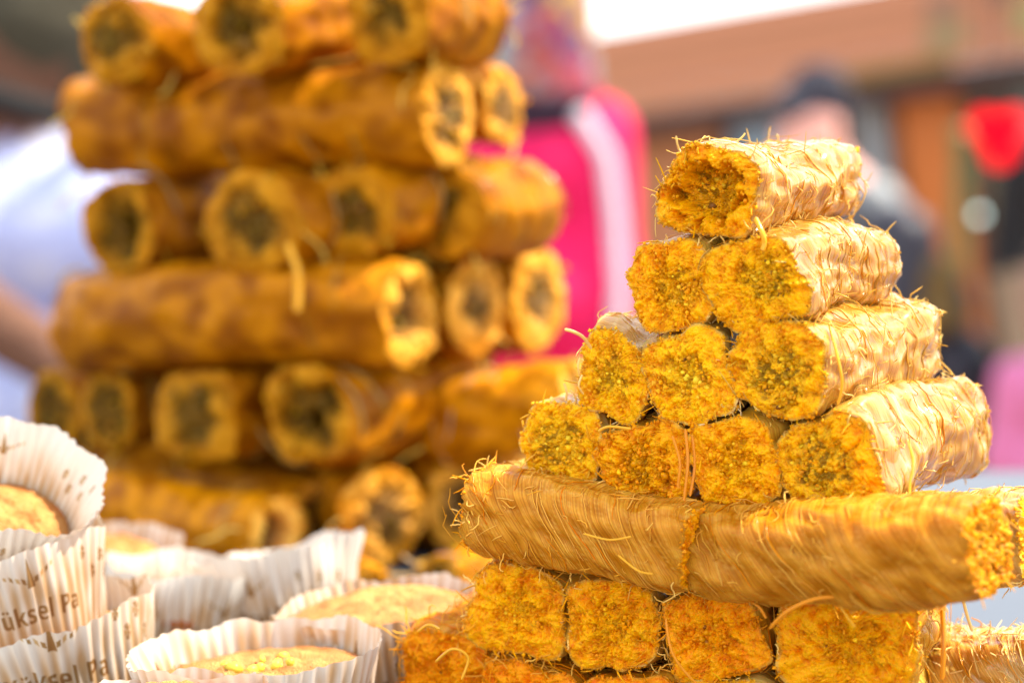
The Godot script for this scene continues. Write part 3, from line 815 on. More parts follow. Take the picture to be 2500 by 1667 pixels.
	loose_thread(t, [Vector3(0.0484, 1.3865, -0.6053), Vector3(0.0489, 1.3778, -0.6023), Vector3(0.0479, 1.3670, -0.6011)], 0.00050, AMBER)
	loose_thread(t, [Vector3(0.0503, 1.3847, -0.6051), Vector3(0.0509, 1.3764, -0.6031), Vector3(0.0495, 1.3682, -0.6012)], 0.00043, AMBER)
	t = roll("small_pastry_roll", "pastry roll third from the muffin end in the row of four, squarish and yellow", "small pastry rolls stacked on the wooden board", Vector3(0.0631, 1.3766, -0.6055), Vector3(0.1001, 1.3766, -0.6696), 0.0282, 0.0290, {"tint": Color(1.0, 0.9, 0.5), "core": 0.5, "nuts": 70, "fray": 90, "green": 0.6, "crumbs": 260, "threads": 90, "seed": 25})
	t = roll("small_pastry_roll", "pastry roll at the street end of the row of four, its side glossy with syrup", "small pastry rolls stacked on the wooden board", Vector3(0.0862, 1.3773, -0.5922), Vector3(0.1328, 1.3773, -0.6668), 0.0310, 0.0306, {"tint": Color(0.82,  0.74,  0.46), "face": Color(1.2,  1.26,  1.8), "finish": 2, "core": 0.55, "nuts": 120, "threads": 198, "wild": 0.26, "off": Vector2(-0.1, 0.1), "crumbs": 260, "seed": 28})
	loose_thread(t, [Vector3(0.1064, 1.3869, -0.5832), Vector3(0.1072, 1.3818, -0.5786), Vector3(0.1060, 1.3750, -0.5768), Vector3(0.1061, 1.3691, -0.5711), Vector3(0.1071, 1.3661, -0.5657), Vector3(0.1073, 1.3616, -0.5622), Vector3(0.1090, 1.3575, -0.5597), Vector3(0.1081, 1.3547, -0.5594)], 0.00036, GOLD)
	t = roll("small_pastry_roll", "pastry roll lying crosswise under the row of four, its torn open end toward the muffins", "small pastry rolls stacked on the wooden board", Vector3(0.0520, 1.3531, -0.6015), Vector3(-0.0091, 1.3592, -0.6354), 0.0253, 0.0247, {"finish": 0, "wisps": 50, "tint": Color(0.95, 0.72, 0.32), "skew": 0.0035, "threads": 207, "wild": 0.18, "p": 2.8, "core": 0.4, "nuts": 20, "back": 1.0, "low": 0.10, "crumbs": 260, "seed": 31})
	loose_thread(t, [Vector3(-0.0091, 1.3560, -0.6350), Vector3(-0.0110, 1.3541, -0.6348), Vector3(-0.0123, 1.3513, -0.6345), Vector3(-0.0115, 1.3480, -0.6341)], 0.00050, PALE)
	loose_thread(t, [Vector3(0.0197, 1.3587, -0.5961), Vector3(0.0267, 1.3578, -0.5920), Vector3(0.0327, 1.3587, -0.5921)], 0.00029, GOLD)
	loose_thread(t, [Vector3(0.0292, 1.3534, -0.5925), Vector3(0.0343, 1.3503, -0.5871), Vector3(0.0384, 1.3494, -0.5870)], 0.00029, GOLD)
	loose_thread(t, [Vector3(-0.0110, 1.3605, -0.6356), Vector3(-0.0133, 1.3586, -0.6353), Vector3(-0.0125, 1.3541, -0.6348), Vector3(-0.0095, 1.3522, -0.6346)], 0.00065, PALE)
	t = roll("small_pastry_roll", "long pastry roll lying crosswise under the row of four, green filling in its street end", "small pastry rolls stacked on the wooden board", Vector3(0.1230, 1.3626, -0.5563), Vector3(0.0558, 1.3511, -0.6063), 0.0276, 0.0270, {"finish": 0, "tint": Color(0.88, 0.66, 0.28), "skew": 0.0035, "threads": 252, "wild": 0.15, "nv": 104, "core": 0.74, "nuts": 260, "p": 2.7, "rough": 0.0009, "fray": 40, "crumbs": 90, "seed": 34})
	loose_thread(t, [Vector3(0.0817, 1.3612, -0.5753), Vector3(0.0812, 1.3554, -0.5696), Vector3(0.0808, 1.3502, -0.5690), Vector3(0.0814, 1.3483, -0.5687)], 0.00043, AMBER)
	loose_thread(t, [Vector3(0.1054, 1.3667, -0.5628), Vector3(0.1097, 1.3663, -0.5587), Vector3(0.1129, 1.3649, -0.5576)], 0.00029, PALE)
	loose_thread(t, [Vector3(0.0618, 1.3533, -0.5844), Vector3(0.0660, 1.3532, -0.5794), Vector3(0.0695, 1.3491, -0.5789)], 0.00043, GOLD)
	t = roll("small_pastry_roll", "pastry roll lying crosswise behind the long one, its pale shredded top in the sun", "small pastry rolls stacked on the wooden board", Vector3(0.1455, 1.3563, -0.6019), Vector3(0.0759, 1.3489, -0.6443), 0.0260, 0.0254, {"finish": 2, "skew": 0.003, "threads": 189, "core": 0.6, "nuts": 70, "p": 2.6, "crumbs": 260, "seed": 37})
	t = roll("small_pastry_roll", "pastry roll lying crosswise hidden behind the torn one", "small pastry rolls stacked on the wooden board", Vector3(0.0538, 1.3532, -0.6297), Vector3(0.0005, 1.3555, -0.6622), 0.0251, 0.0245, {"finish": 0, "skew": 0.003, "threads": 72, "core": 0.5, "nuts": 10, "crumbs": 60, "fray": 20, "nu": 80, "nv": 50, "seed": 40})
	t = roll("small_pastry_roll", "pale fuzzy pastry roll at the muffin end of the row under the crosswise rolls", "small pastry rolls stacked on the wooden board", Vector3(0.0018, 1.3288, -0.6306), Vector3(0.0243, 1.3288, -0.6862), 0.0336, 0.0296, {"face": Color(1.03,  1.08,  1.0), "finish": 0, "wisps": 60, "tint": Color(1.0,  0.84,  0.5), "core": 0.42, "nuts": 40, "green": 0.45, "fray": 170, "rough": 0.0008, "threads": 148, "crumbs": 260, "seed": 43})
	t = roll("small_pastry_roll", "sagging pastry roll second from the muffin end in the row under the crosswise rolls", "small pastry rolls stacked on the wooden board", Vector3(0.0287, 1.3280, -0.6176), Vector3(0.0511, 1.3280, -0.6732), 0.0300, 0.0288, {"finish": 0, "wisps": 60, "tint": Color(1.0,  0.84,  0.5), "core": 0.45, "nuts": 50, "green": 0.55, "fray": 160, "rough": 0.0009, "crumbs": 260, "threads": 90, "seed": 46})
	t = roll("small_pastry_roll", "pastry roll with a shredded orange crust, third in the row under the crosswise rolls", "small pastry rolls stacked on the wooden board", Vector3(0.0566, 1.3288, -0.6041), Vector3(0.0790, 1.3288, -0.6598), 0.0327, 0.0281, {"finish": 0, "wisps": 70, "tint": Color(1.0,  0.74,  0.3), "core": 0.4, "nuts": 30, "green": 0.35, "fray": 180, "rough": 0.0008, "wild": 0.3, "threads": 153, "crumbs": 260, "seed": 49})
	loose_thread(t, [Vector3(0.0425, 1.3354, -0.5935), Vector3(0.0441, 1.3269, -0.5885), Vector3(0.0493, 1.3203, -0.5857), Vector3(0.0552, 1.3156, -0.5852)], 0.00043, AMBER)
	loose_thread(t, [Vector3(0.0626, 1.3423, -0.5902), Vector3(0.0669, 1.3409, -0.5860), Vector3(0.0693, 1.3374, -0.5856)], 0.00043, AMBER)
	t = roll("small_pastry_roll", "widest pastry roll at the street end of the row under the crosswise rolls", "small pastry rolls stacked on the wooden board", Vector3(0.0927, 1.3286, -0.5903), Vector3(0.1098, 1.3286, -0.6499), 0.0423, 0.0308, {"finish": 0, "wisps": 50, "tint": Color(1.0,  0.84,  0.45), "core": 0.45, "nuts": 40, "green": 0.45, "fray": 170, "rough": 0.0009, "threads": 171, "nr": 32, "crumbs": 340, "seed": 52})
	loose_thread(t, [Vector3(0.0687, 1.3377, -0.5726), Vector3(0.0735, 1.3439, -0.5683), Vector3(0.0819, 1.3476, -0.5667), Vector3(0.0922, 1.3469, -0.5666), Vector3(0.0996, 1.3453, -0.5684)], 0.00058, AMBER)
	loose_thread(t, [Vector3(0.0862, 1.3457, -0.5684), Vector3(0.0887, 1.3421, -0.5660), Vector3(0.0904, 1.3399, -0.5658)], 0.00036, GOLD)
	loose_thread(t, [Vector3(0.1177, 1.3392, -0.5878), Vector3(0.1177, 1.3315, -0.5849), Vector3(0.1173, 1.3209, -0.5837)], 0.00072, AMBER)
	loose_thread(t, [Vector3(0.1253, 1.3405, -0.5981), Vector3(0.1265, 1.3357, -0.5975), Vector3(0.1281, 1.3309, -0.5970)], 0.00050, PALE)
	t = roll("small_pastry_roll", "loose shaggy pastry roll at the foot of the stack, closest to the muffins", "small pastry rolls stacked on the wooden board", Vector3(-0.0208, 1.3042, -0.6487), Vector3(0.0024, 1.3042, -0.6985), 0.0311, 0.0296, {"finish": 0, "wisps": 200, "curl": 1.6, "tint": Color(1.0, 0.70, 0.2), "core": 0.3, "nuts": 12, "green": 0.3, "fray": 320, "rough": 0.0010, "wild": 0.5, "threads": 171, "crumbs": 260, "seed": 55})
	loose_thread(t, [Vector3(-0.0276, 1.3223, -0.6312), Vector3(-0.0243, 1.3250, -0.6285), Vector3(-0.0211, 1.3242, -0.6264)], 0.00043, GOLD)
	loose_thread(t, [Vector3(-0.0223, 1.3147, -0.6253), Vector3(-0.0172, 1.3195, -0.6218), Vector3(-0.0127, 1.3170, -0.6215), Vector3(-0.0146, 1.3107, -0.6208)], 0.00043, GOLD)
	t = roll("small_pastry_roll", "shaggy pastry roll at the foot of the stack, second from the muffins", "small pastry rolls stacked on the wooden board", Vector3(0.0050, 1.2999, -0.6293), Vector3(0.0256, 1.2999, -0.6803), 0.0314, 0.0288, {"finish": 0, "wisps": 150, "curl": 1.5, "tint": Color(1.0, 0.66, 0.2), "core": 0.35, "nuts": 12, "green": 0.3, "fray": 220, "wild": 0.5, "threads": 171, "crumbs": 260, "seed": 58})
	t = roll("small_pastry_roll", "shredded pastry roll at the foot of the stack, third from the muffins", "small pastry rolls stacked on the wooden board", Vector3(0.0331, 1.3003, -0.6158), Vector3(0.0537, 1.3003, -0.6668), 0.0318, 0.0282, {"finish": 0, "wisps": 70, "tint": Color(1.0, 0.66, 0.2), "core": 0.35, "nuts": 10, "green": 0.3, "fray": 140, "threads": 135, "wild": 0.4, "crumbs": 260, "seed": 61})
	t = roll("small_pastry_roll", "pastry roll at the foot of the stack, fourth from the muffins", "small pastry rolls stacked on the wooden board", Vector3(0.0618, 1.3027, -0.6020), Vector3(0.0824, 1.3027, -0.6530), 0.0320, 0.0275, {"finish": 0, "core": 0.35, "nuts": 10, "green": 0.3, "fray": 100, "threads": 117, "wild": 0.3, "crumbs": 260, "seed": 64})
	t = roll("small_pastry_roll", "pastry roll at the foot of the stack, under the widest roll", "small pastry rolls stacked on the wooden board", Vector3(0.0907, 1.3012, -0.5903), Vector3(0.1113, 1.3012, -0.6413), 0.0318, 0.0283, {"finish": 0, "core": 0.35, "nuts": 10, "green": 0.3, "fray": 100, "threads": 117, "wild": 0.3, "crumbs": 260, "seed": 67})
	t = roll("small_pastry_roll", "pale pastry roll lying crosswise at the street side of the stack's foot", "small pastry rolls stacked on the wooden board", Vector3(0.1655, 1.3097, -0.6247), Vector3(0.1275, 1.3063, -0.6445), 0.0272, 0.0265, {"finish": 2, "wisps": 40, "skew": 0.003, "threads": 189, "core": 0.5, "nuts": 30, "wild": 0.3, "crumbs": 260, "seed": 70})


# ---------------------------------------------------------------- muffins in paper cases
func raster(img: Image, mesh: Mesh, at: Vector2, scale: Vector2, col: Color):
	var a := mesh.surface_get_arrays(0)
	var v: PackedVector3Array = a[Mesh.ARRAY_VERTEX]
	var ix: PackedInt32Array = a[Mesh.ARRAY_INDEX]
	var nrm: PackedVector3Array = a[Mesh.ARRAY_NORMAL]
	for k in range(0, ix.size(), 3):
		if nrm[ix[k]].z < 0.9:
			continue
		var q := []
		for m in 3:
			var p := Vector2(v[ix[k + m]].x, -v[ix[k + m]].y) * scale + at
			q.append(p)
		fill(img, q[0], q[1], q[2], col)

func fill(img: Image, a: Vector2, b: Vector2, c: Vector2, col: Color):
	var x0 := int(floor(minf(a.x, minf(b.x, c.x))))
	var x1 := int(ceil(maxf(a.x, maxf(b.x, c.x))))
	var y0 := maxi(int(floor(minf(a.y, minf(b.y, c.y)))), 0)
	var y1 := mini(int(ceil(maxf(a.y, maxf(b.y, c.y)))), img.get_height() - 1)
	var area := (b - a).cross(c - a)
	if absf(area) < 1e-6:
		return
	for y in range(y0, y1 + 1):
		for x in range(x0, x1 + 1):
			var p := Vector2(x + 0.5, y + 0.5)
			var u := (b - p).cross(c - p) / area
			var w := (c - p).cross(a - p) / area
			if u >= -0.01 and w >= -0.01 and u + w <= 1.01:
				img.set_pixel(posmod(x, img.get_width()), y, col)

func paper_texture(words: bool) -> ImageTexture:
	var img := Image.create(1536, 256, false, Image.FORMAT_RGB8)
	img.fill(Color(0.86, 0.83, 0.78))
	var ink := Color(0.60, 0.47, 0.27)
	var fade := Color(0.74, 0.62, 0.42)
	for rep in 3:
		var x0 := rep * 512.0
		if words:
			var tm := TextMesh.new()
			var sf := SystemFont.new()
			sf.font_names = PackedStringArray(["Droid Sans"])
			sf.font_weight = 700
			tm.font = sf
			tm.text = "Yüksel Pa"
			tm.font_size = 64
			tm.pixel_size = 0.01
			tm.depth = 0.01
			raster(img, tm, Vector2(x0 + 190, 142), Vector2(88, 80), ink)
		# a sheaf of leaves printed above the name
		for sg in [-1.0, 1.0]:
			for k in 4:
				var at := Vector2(x0 + 190 + sg * (10 + k * 15), 84 - k * 7)
				var d := Vector2(sg * 0.55, -0.83) * (20.0 - k * 2.0)
				var n := d.orthogonal() * 0.24
				fill(img, at, at + d * 0.5 + n, at + d, ink if k % 2 == 0 else fade)
				fill(img, at, at + d * 0.5 - n, at + d, ink if k % 2 == 0 else fade)
		fill(img, Vector2(x0 + 180, 90), Vector2(x0 + 200, 90), Vector2(x0 + 190, 34), ink)
		for k in 5:
			var c := Vector2(x0 + 350 + k * 34, 64 + (k % 2) * 36 + k * 6)
			for m in 5:
				var e0 := Vector2.from_angle(m * 1.257) * Vector2(9, 15)
				var e1 := Vector2.from_angle(m * 1.257 + 0.9) * Vector2(9, 15)
				fill(img, c, c + e0, c + e1, ink if m != 2 else fade)
	return ImageTexture.create_from_image(img)

# label, base, tilt, r0, r1, h, o: flap [[angle, width, out], ...], turn, seed
func muffin(label: String, base: Vector3, tilt: Vector3, r0: float, r1: float, h: float, o: Dictionary):
	var t := thing("muffin", label, "muffin", "muffins in white paper cases")
	t.transform = Transform3D(Basis.from_euler(tilt * PI / 180.0), base)
	var nu := 288
	var nv := 26
	var sd: float = o.get("seed", 1.0) * 7.7
	var flutes: int = o.get("flutes", 50)
	var P := PackedVector3Array()
	var C := PackedColorArray()
	var UV := PackedVector2Array()
	var fl: Array = o.get("flap", [])
	var fillh: float = o.get("fill", 0.62)
	for j in nv:
		var s := float(j) / (nv - 1)
		for i in nu + 1:
			var a := TAU * i / nu
			var ca := cos(a)
			var sa := sin(a)
			var flare := 0.0
			for f in fl:
				var dd := absf(angle_difference(a, deg_to_rad(f[0]))) / deg_to_rad(f[1])
				flare += f[2] * exp(-dd * dd) * pow(s, 2.2)
			var soft := 0.55 + 0.45 * noise.get_noise_2d(ca * 1.6 + sd, sa * 1.6)
			var fa := 0.00105 * soft * (1.0 - 0.35 * s)
			var w := cos(a * flutes + noise.get_noise_2d(ca * 2.0 + sd, sa * 2.0 + s) * 1.2)
			var r := lerpf(r0, r1, pow(s, 0.9)) + fa * w * signf(w) * 0.0 + fa * w + 0.0016 * s * noise.get_noise_3d(ca * 1.8 + sd, sa * 1.8, s * 1.5) + flare
			var y := h * s + s * s * 0.0022 * noise.get_noise_2d(ca * 1.5 + sd + 9.0, sa * 1.5) - absf(flare) * 0.35 * s
			y += 0.0005 * noise.get_noise_2d(a * 9.0 + sd, 3.0) * s
			P.append(Vector3(ca * r, y, sa * r))
			# grease stain, with the dimmer light through cake-backed paper painted into the same tan
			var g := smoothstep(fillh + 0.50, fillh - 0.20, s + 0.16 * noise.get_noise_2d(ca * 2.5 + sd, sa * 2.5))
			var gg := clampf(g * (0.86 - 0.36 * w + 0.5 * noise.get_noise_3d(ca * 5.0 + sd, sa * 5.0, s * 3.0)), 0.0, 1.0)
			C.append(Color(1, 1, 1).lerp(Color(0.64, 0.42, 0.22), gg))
			UV.append(Vector2(fposmod(float(o.get("turn", 0.0)), 1.0) + 1.0 - float(i) / nu, 1.0 - s + float(o.get("vo", 0.0))))
	var b := Buf.new()
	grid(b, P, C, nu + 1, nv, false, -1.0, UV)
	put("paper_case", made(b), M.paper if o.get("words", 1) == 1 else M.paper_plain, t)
	var q := Buf.new()
	P = PackedVector3Array()
	C = PackedColorArray()
	for j in 2:
		for i in 48:
			var a := TAU * i / 48
			P.append(Vector3(cos(a), 0, sin(a)) * (r0 * 0.995 * j + 1e-5 * (1 - j)) + Vector3(0, 0.0003, 0))
			C.append(Color(0.85, 0.75, 0.6))
	grid(q, P, C, 48, 2, true, 1.0)
	put("case_bottom", made(q), M.paper_plain, t)
	# the cake: a body inside the paper and a domed, cracked top
	var k := Buf.new()
	P = PackedVector3Array()
	C = PackedColorArray()
	var nr := 30
	var dome: float = o.get("dome", 0.010)
	for j in nr:
		var s := float(j) / (nr - 1)
		for i in 96:
			var a := TAU * i / 96
			var rt := lerpf(r0, r1, pow(fillh, 0.9)) - 0.0013
			var p: Vector3
			if s < 0.25:
				var f := s / 0.25
				var r := lerpf(r0, rt + 0.0013, f) - 0.0013
				p = Vector3(cos(a) * r, lerpf(0.001, h * fillh, f), sin(a) * r)
			else:
				var f := (s - 0.25) / 0.75
				var r := rt * (1.0 - f)
				var wv := noise.get_noise_3d(cos(a) * r * 90.0 + sd, sin(a) * r * 90.0, 2.0)
				var w2 := noise.get_noise_3d(cos(a) * r * 330.0 + sd, sin(a) * r * 330.0, 5.0)
				p = Vector3(cos(a) * r, h * fillh + dome * (1.0 - pow(1.0 - f, 2.2)) + 0.0026 * wv * f + 0.0007 * w2 - 0.0016 * f * smoothstep(0.12, 0.0, absf(noise.get_noise_3d(cos(a) * r * 60.0 + sd, sin(a) * r * 60.0, 9.0))), sin(a) * r)
			P.append(p)
			var g := noise.get_noise_3d(p.x * 120.0 + sd, p.z * 120.0, 1.0)
			var g2 := noise.get_noise_3d(p.x * 420.0 + sd, p.z * 420.0, 6.0)
			C.append(Color(0.50, 0.25, 0.055).lerp(Color(0.36, 0.11, 0.008), clampf(0.4 + 0.8 * g + 0.4 * g2, 0.0, 1.0)).lerp(Color(0.30, 0.085, 0.006), smoothstep(0.55, 0.22, s) * 0.6))
	grid(k, P, C, 96, nr, true, -1.0)
	put("cake", made(k), M.cake, t)
	var z := Buf.new()
	for m in int(o.get("bits", 5)):
		var a := rng.randf() * TAU
		var r := sqrt(rng.randf()) * 0.012
		nugget(z, Vector3(cos(a) * r, h * fillh + dome + rng.randf_range(-0.001, 0.001), sin(a) * r), Vector3(0.0022, 0.0012, 0.0016) * rng.randf_range(0.7, 1.3), jitter(Color(0.62, 0.50, 0.06), 0.25))
	if int(o.get("bits", 5)) > 0:
		put("pistachio_bits", made(z), M.nut, t, "stuff")

func muffins():
	for w in 2:
		var m := std(0.62)
		m.vertex_color_use_as_albedo = true
		m.albedo_texture = paper_texture(w == 0)
		m.backlight_enabled = true
		m.backlight = Color(0.55, 0.55, 0.55)
		if w == 0:
			M.paper = m
		else:
			M.paper_plain = m
	muffin("muffin in a low wide paper case, pistachio crumbs on its flat top", Vector3(-0.0729, 1.2708, -0.6396), Vector3(-1, 0, 5), 0.0260, 0.0375, 0.0450, {"seed": 1, "dome": 0.003, "fill": 0.8, "bits": 9, "turn": 0.02})
	muffin("muffin in a paper case between the wide muffin and the small pastry rolls", Vector3(-0.0391, 1.2710, -0.7004), Vector3(0, 0, 6), 0.0240, 0.0345, 0.0440, {"seed": 2, "dome": 0.007, "fill": 0.9, "bits": 0, "turn": 0.2})
	muffin("muffin in a tall paper case tilted to one side, before the hollow pastry roll", Vector3(-0.0787, 1.2741, -0.7790), Vector3(-10, 0, 12), 0.0210, 0.0300, 0.0420, {"seed": 3, "dome": 0.004, "fill": 0.55, "bits": 3, "turn": 0.42, "flap": [[20, 40, 0.004]]})
	muffin("muffin with a crumpled white case squeezed behind the lettered muffin", Vector3(-0.1211, 1.2713, -0.7729), Vector3(-4, 0, -6), 0.0220, 0.0300, 0.0400, {"seed": 4, "dome": 0.004, "fill": 0.6, "bits": 0, "turn": 0.6, "flap": [[90, 40, -0.006], [60, 16, 0.005]]})
	muffin("muffin with orange top at the back, almost hidden by the stacked muffins", Vector3(-0.1601, 1.2708, -0.8253), Vector3(0, 0, -6), 0.0220, 0.0300, 0.0400, {"seed": 5, "dome": 0.008, "fill": 0.8, "bits": 0, "turn": 0.1})
	muffin("muffin under two others, brown lettering across its pleated paper case", Vector3(-0.1385, 1.2732, -0.6788), Vector3(3, 0, 11), 0.0240, 0.0345, 0.0460, {"vo": 0.22, "seed": 6, "dome": 0.006, "fill": 0.74, "bits": 6, "turn": 0.0})
	muffin("muffin in the middle of the pile of three, its case slanting", Vector3(-0.1519, 1.2998, -0.6797), Vector3(2, 0, 13), 0.0230, 0.0325, 0.0400, {"vo": 0.08, "seed": 7, "dome": 0.004, "fill": 0.72, "bits": 3, "turn": 0.3})
	muffin("muffin on top of the pile, its paper case peeled open toward us", Vector3(-0.1635, 1.3332, -0.6874), Vector3(30, 0, -14), 0.0190, 0.0262, 0.0340, {"seed": 8, "dome": 0.005, "fill": 0.36, "bits": 0, "words": 0, "turn": 0.17, "flap": [[-60, 60, 0.004], [20, 30, 0.003]]})
	muffin("muffin nearest to us, only its orange top and rim showing", Vector3(-0.0960, 1.2698, -0.5853), Vector3(0, 0, 3), 0.0240, 0.0340, 0.0440, {"seed": 9, "dome": 0.008, "fill": 0.88, "bits": 0, "turn": 0.7})

# ---------------------------------------------------------------- the stall
func counter():
	var b := Buf.new()
	var t := thing("stall_counter", "grey steel stall counter under the pastries and muffins", "counter")
	t.position = Vector3(0, 0, -0.82)
	box(b, Vector3(0, 1.258, 0), Vector3(2.6, 0.02, 0.80), Color.WHITE, Basis.IDENTITY, 0.003)
	put("counter_top", made(b), M.steel, t)
	b = Buf.new()
	box(b, Vector3(0, 0.70, 0.36), Vector3(2.5, 1.094, 0.02), lin(150, 155, 165))
	put("front_panel", made(b), M.plain, t)
	for s in [[-1.2, -0.34], [1.2, -0.34], [-1.2, 0.30], [1.2, 0.30]]:
		b = Buf.new()
		box(b, Vector3(s[0], 0.624, s[1]), Vector3(0.05, 1.246, 0.05), lin(120, 125, 132), Basis.IDENTITY, 0.004)
		put("leg", made(b), M.plain, t)
	b = Buf.new()
	var tr := Node3D.new()
	t = thing("serving_board", "low wooden serving board under the stack of small pastry rolls", "board")
	t.position = Vector3(0.062, 1.2685, -0.650)
	t.rotation_degrees.y = -22.0
	box(b, Vector3(0, 0.0088, 0), Vector3(0.20, 0.0174, 0.12), Color.WHITE, Basis.IDENTITY, 0.003)
	put("board", made(b), M.board, t)
	tr.free()

# ---------------------------------------------------------------- the market street behind
func market_ground_and_stalls():
	var g := Buf.new()
	box(g, Vector3(0, -0.05, -60), Vector3(240, 0.1, 240))
	tag(put("ground", made(g), M.ground), "", "", "", "structure")
	# the stall across the street: a terracotta front board that follows the slope of the street, glazed openings under it
	var t := thing("market_kiosk", "terracotta coloured kiosk across the street with a deep front board", "kiosk")
	t.position = Vector3(0.36, 1.36, -9.06)
	t.basis = Basis(Vector3.UP, -0.5) * Basis(Vector3.BACK, deg_to_rad(8.0))
	var wood := dim(206, 138, 98, 0.72)
	for k in 4:
		var b := Buf.new()
		box(b, Vector3(1.3, 0.045 + k * 0.088, 0.0), Vector3(4.6, 0.084, 0.06), jitter(wood, 0.05), Basis.IDENTITY, 0.004)
		put("front_board", made(b), M.wood, t)
	var b := Buf.new()
	box(b, Vector3(1.3, -0.045, -0.02), Vector3(4.6, 0.085, 0.12), dim(80, 44, 32), Basis.IDENTITY, 0.004)
	put("lower_trim", made(b), M.wood, t)
	b = Buf.new()
	box(b, Vector3(1.3, 0.27, -0.76), Vector3(4.6, 0.03, 1.4), dim(150, 95, 60), Basis.IDENTITY, 0.004)
	put("roof", made(b), M.wood, t)
	var x := -0.9
	var cols := [dim(196, 128, 78, 0.7), dim(150, 175, 195, 0.75), dim(176, 104, 58), dim(165, 172, 175, 0.7), dim(215, 118, 40, 0.7), dim(150, 130, 90), dim(140, 150, 140), dim(176, 150, 110), dim(150, 120, 90)]
	var wid := [1.40, 0.33, 0.20, 0.17, 0.31, 0.12, 0.30, 0.5, 0.5]
	for k in cols.size():
		b = Buf.new()
		box(b, Vector3(x + wid[k] / 2, -0.70, -0.14), Vector3(wid[k] - 0.03, 1.26, 0.04), cols[k], Basis.IDENTITY, 0.006)
		put("window_pane" if k in [1, 3, 6] else "wall_panel", made(b), M.glass if false else M.wood, t)
		b = Buf.new()
		box(b, Vector3(x + wid[k], -0.70, -0.12), Vector3(0.045, 1.28, 0.07), dim(120, 78, 52), Basis.IDENTITY, 0.005)
		put("upright", made(b), M.wood, t)
		x += wid[k]
	b = Buf.new()
	box(b, Vector3(1.3, -0.80, -1.2), Vector3(4.4, 1.5, 0.05), dim(110, 80, 60))
	put("back_wall", made(b), M.wood, t)
	# yellow-green strip light box below the board and pale notices on it
	b = Buf.new()
	box(b, Vector3(1.29, 0.02, 0.045), Vector3(0.45, 0.05, 0.02), dim(170, 130, 40), Basis.IDENTITY, 0.004)
	put("name_strip", made(b), M.plain, t)
	var no := [[1.50, 0.12, 0.16, 0.10, dim(196, 172, 120)], [1.50, 0.24, 0.12, 0.08, dim(190, 150, 120)], [1.82, 0.14, 0.12, 0.14, dim(205, 190, 120)], [1.72, 0.27, 0.10, 0.08, dim(190, 140, 120)], [2.02, 0.18, 0.12, 0.14, dim(215, 205, 140)]]
	for k in no.size():
		b = Buf.new()
		box(b, Vector3(no[k][0], no[k][1], 0.036), Vector3(no[k][2], no[k][3], 0.008), no[k][4])
		put("notice", made(b), M.plain, t)
	# pole in front of the kiosk
	t = thing("street_pole", "slim olive green metal pole standing on the pavement before the kiosk", "pole")
	t.position = Vector3(1.4175, 0, -6.95)
	b = Buf.new()
	tube(b, PackedVector3Array([Vector3(0, 0, 0), Vector3(0, 0.6, 0), Vector3(0, 1.32, 0)]), 0.022, dim(120, 140, 70), 12, 1.0)
	put("shaft", made(b), M.plain, t)
	b = Buf.new()
	tube(b, PackedVector3Array([Vector3(0, 0, 0), Vector3(0, 0.03, 0)]), 0.07, dim(100, 110, 70), 16, 1.0)
	put("foot", made(b), M.plain, t)
	b = Buf.new()
	nugget(b, Vector3(0, 1.34, 0), Vector3(0.032, 0.032, 0.032), dim(130, 145, 80), 0.0)
	put("cap", made(b), M.plain, t)
	# red lamps and one pale bulb hang from a wire by the kiosk
	var wire := thing("lamp_wire", "dark wire with hooks that carries the hanging market lamps", "wire")
	wire.position = Vector3(1.1, 1.72, -5.0)
	b = Buf.new()
	tube(b, PackedVector3Array([Vector3(-0.06, 0.03, 0.0), Vector3(0.5, 0.05, 0.2), Vector3(1.6, 0.4, 0.8)]), 0.004, dim(30, 30, 30), 6)
	put("wire", made(b), M.plain, wire)
	var red := StandardMaterial3D.new()
	red.albedo_color = Color(0.6, 0.0, 0.03)
	red.roughness = 0.7
	red.metallic_specular = 0.1
	red.emission_enabled = true
	red.emission = Color(1.0, 0.0, 0.12)
	red.emission_energy_multiplier = 0.5
	var pale := StandardMaterial3D.new()
	pale.albedo_color = Color(0.8, 0.85, 0.83)
	pale.emission_enabled = true
	pale.emission = Color(0.80, 0.93, 0.90)
	pale.emission_energy_multiplier = 0.42
	var spots := [[Vector3(1.077, 1.401, -5.02), 0.036, red, "red glass lamp hanging highest, nearest to the man in the cap", "red lamps"], [Vector3(1.139, 1.405, -5.02), 0.034, red, "red glass lamp hanging highest, on the outer side", "red lamps"], [Vector3(1.110, 1.347, -5.01), 0.036, red, "lowest of the three red glass lamps", "red lamps"], [Vector3(1.0651, 1.2007, -5.0), 0.011, pale, "small pale bulb hanging below the red lamps", ""]]
	for s in spots:
		t = thing("hanging_lamp", s[3], "lamp", s[4])
		t.position = s[0]
		b = Buf.new()
		var r: float = s[1]
		var P := PackedVector3Array()
		var C := PackedColorArray()
		for j in 13:
			var th := PI * j / 12
			for i in 20:
				P.append(Vector3(cos(TAU * i / 20) * sin(th), cos(th) * 1.05, sin(TAU * i / 20) * sin(th)) * r + Vector3(cos(TAU * i / 20), 0, sin(TAU * i / 20)) * 1e-5)
				C.append(Color.WHITE)
		grid(b, P, C, 20, 13, true, -1.0)
		put("globe", made(b), s[2], t)
		b = Buf.new()
		tube(b, PackedVector3Array([Vector3(0, r, 0), Vector3(0, r * 1.5, 0)]), r * 0.45, dim(40, 40, 40), 10, 1.0)
		put("lamp_cap", made(b), M.plain, t)
		b = Buf.new()
		tube(b, PackedVector3Array([Vector3(0, r * 1.5, 0), Vector3(0, (1.75 - s[0].y) * 0.5, 0), Vector3(0, 1.75 - s[0].y, 0)]), 0.0025, dim(30, 30, 30), 5, 1.0)
		put("cord", made(b), M.plain, t)
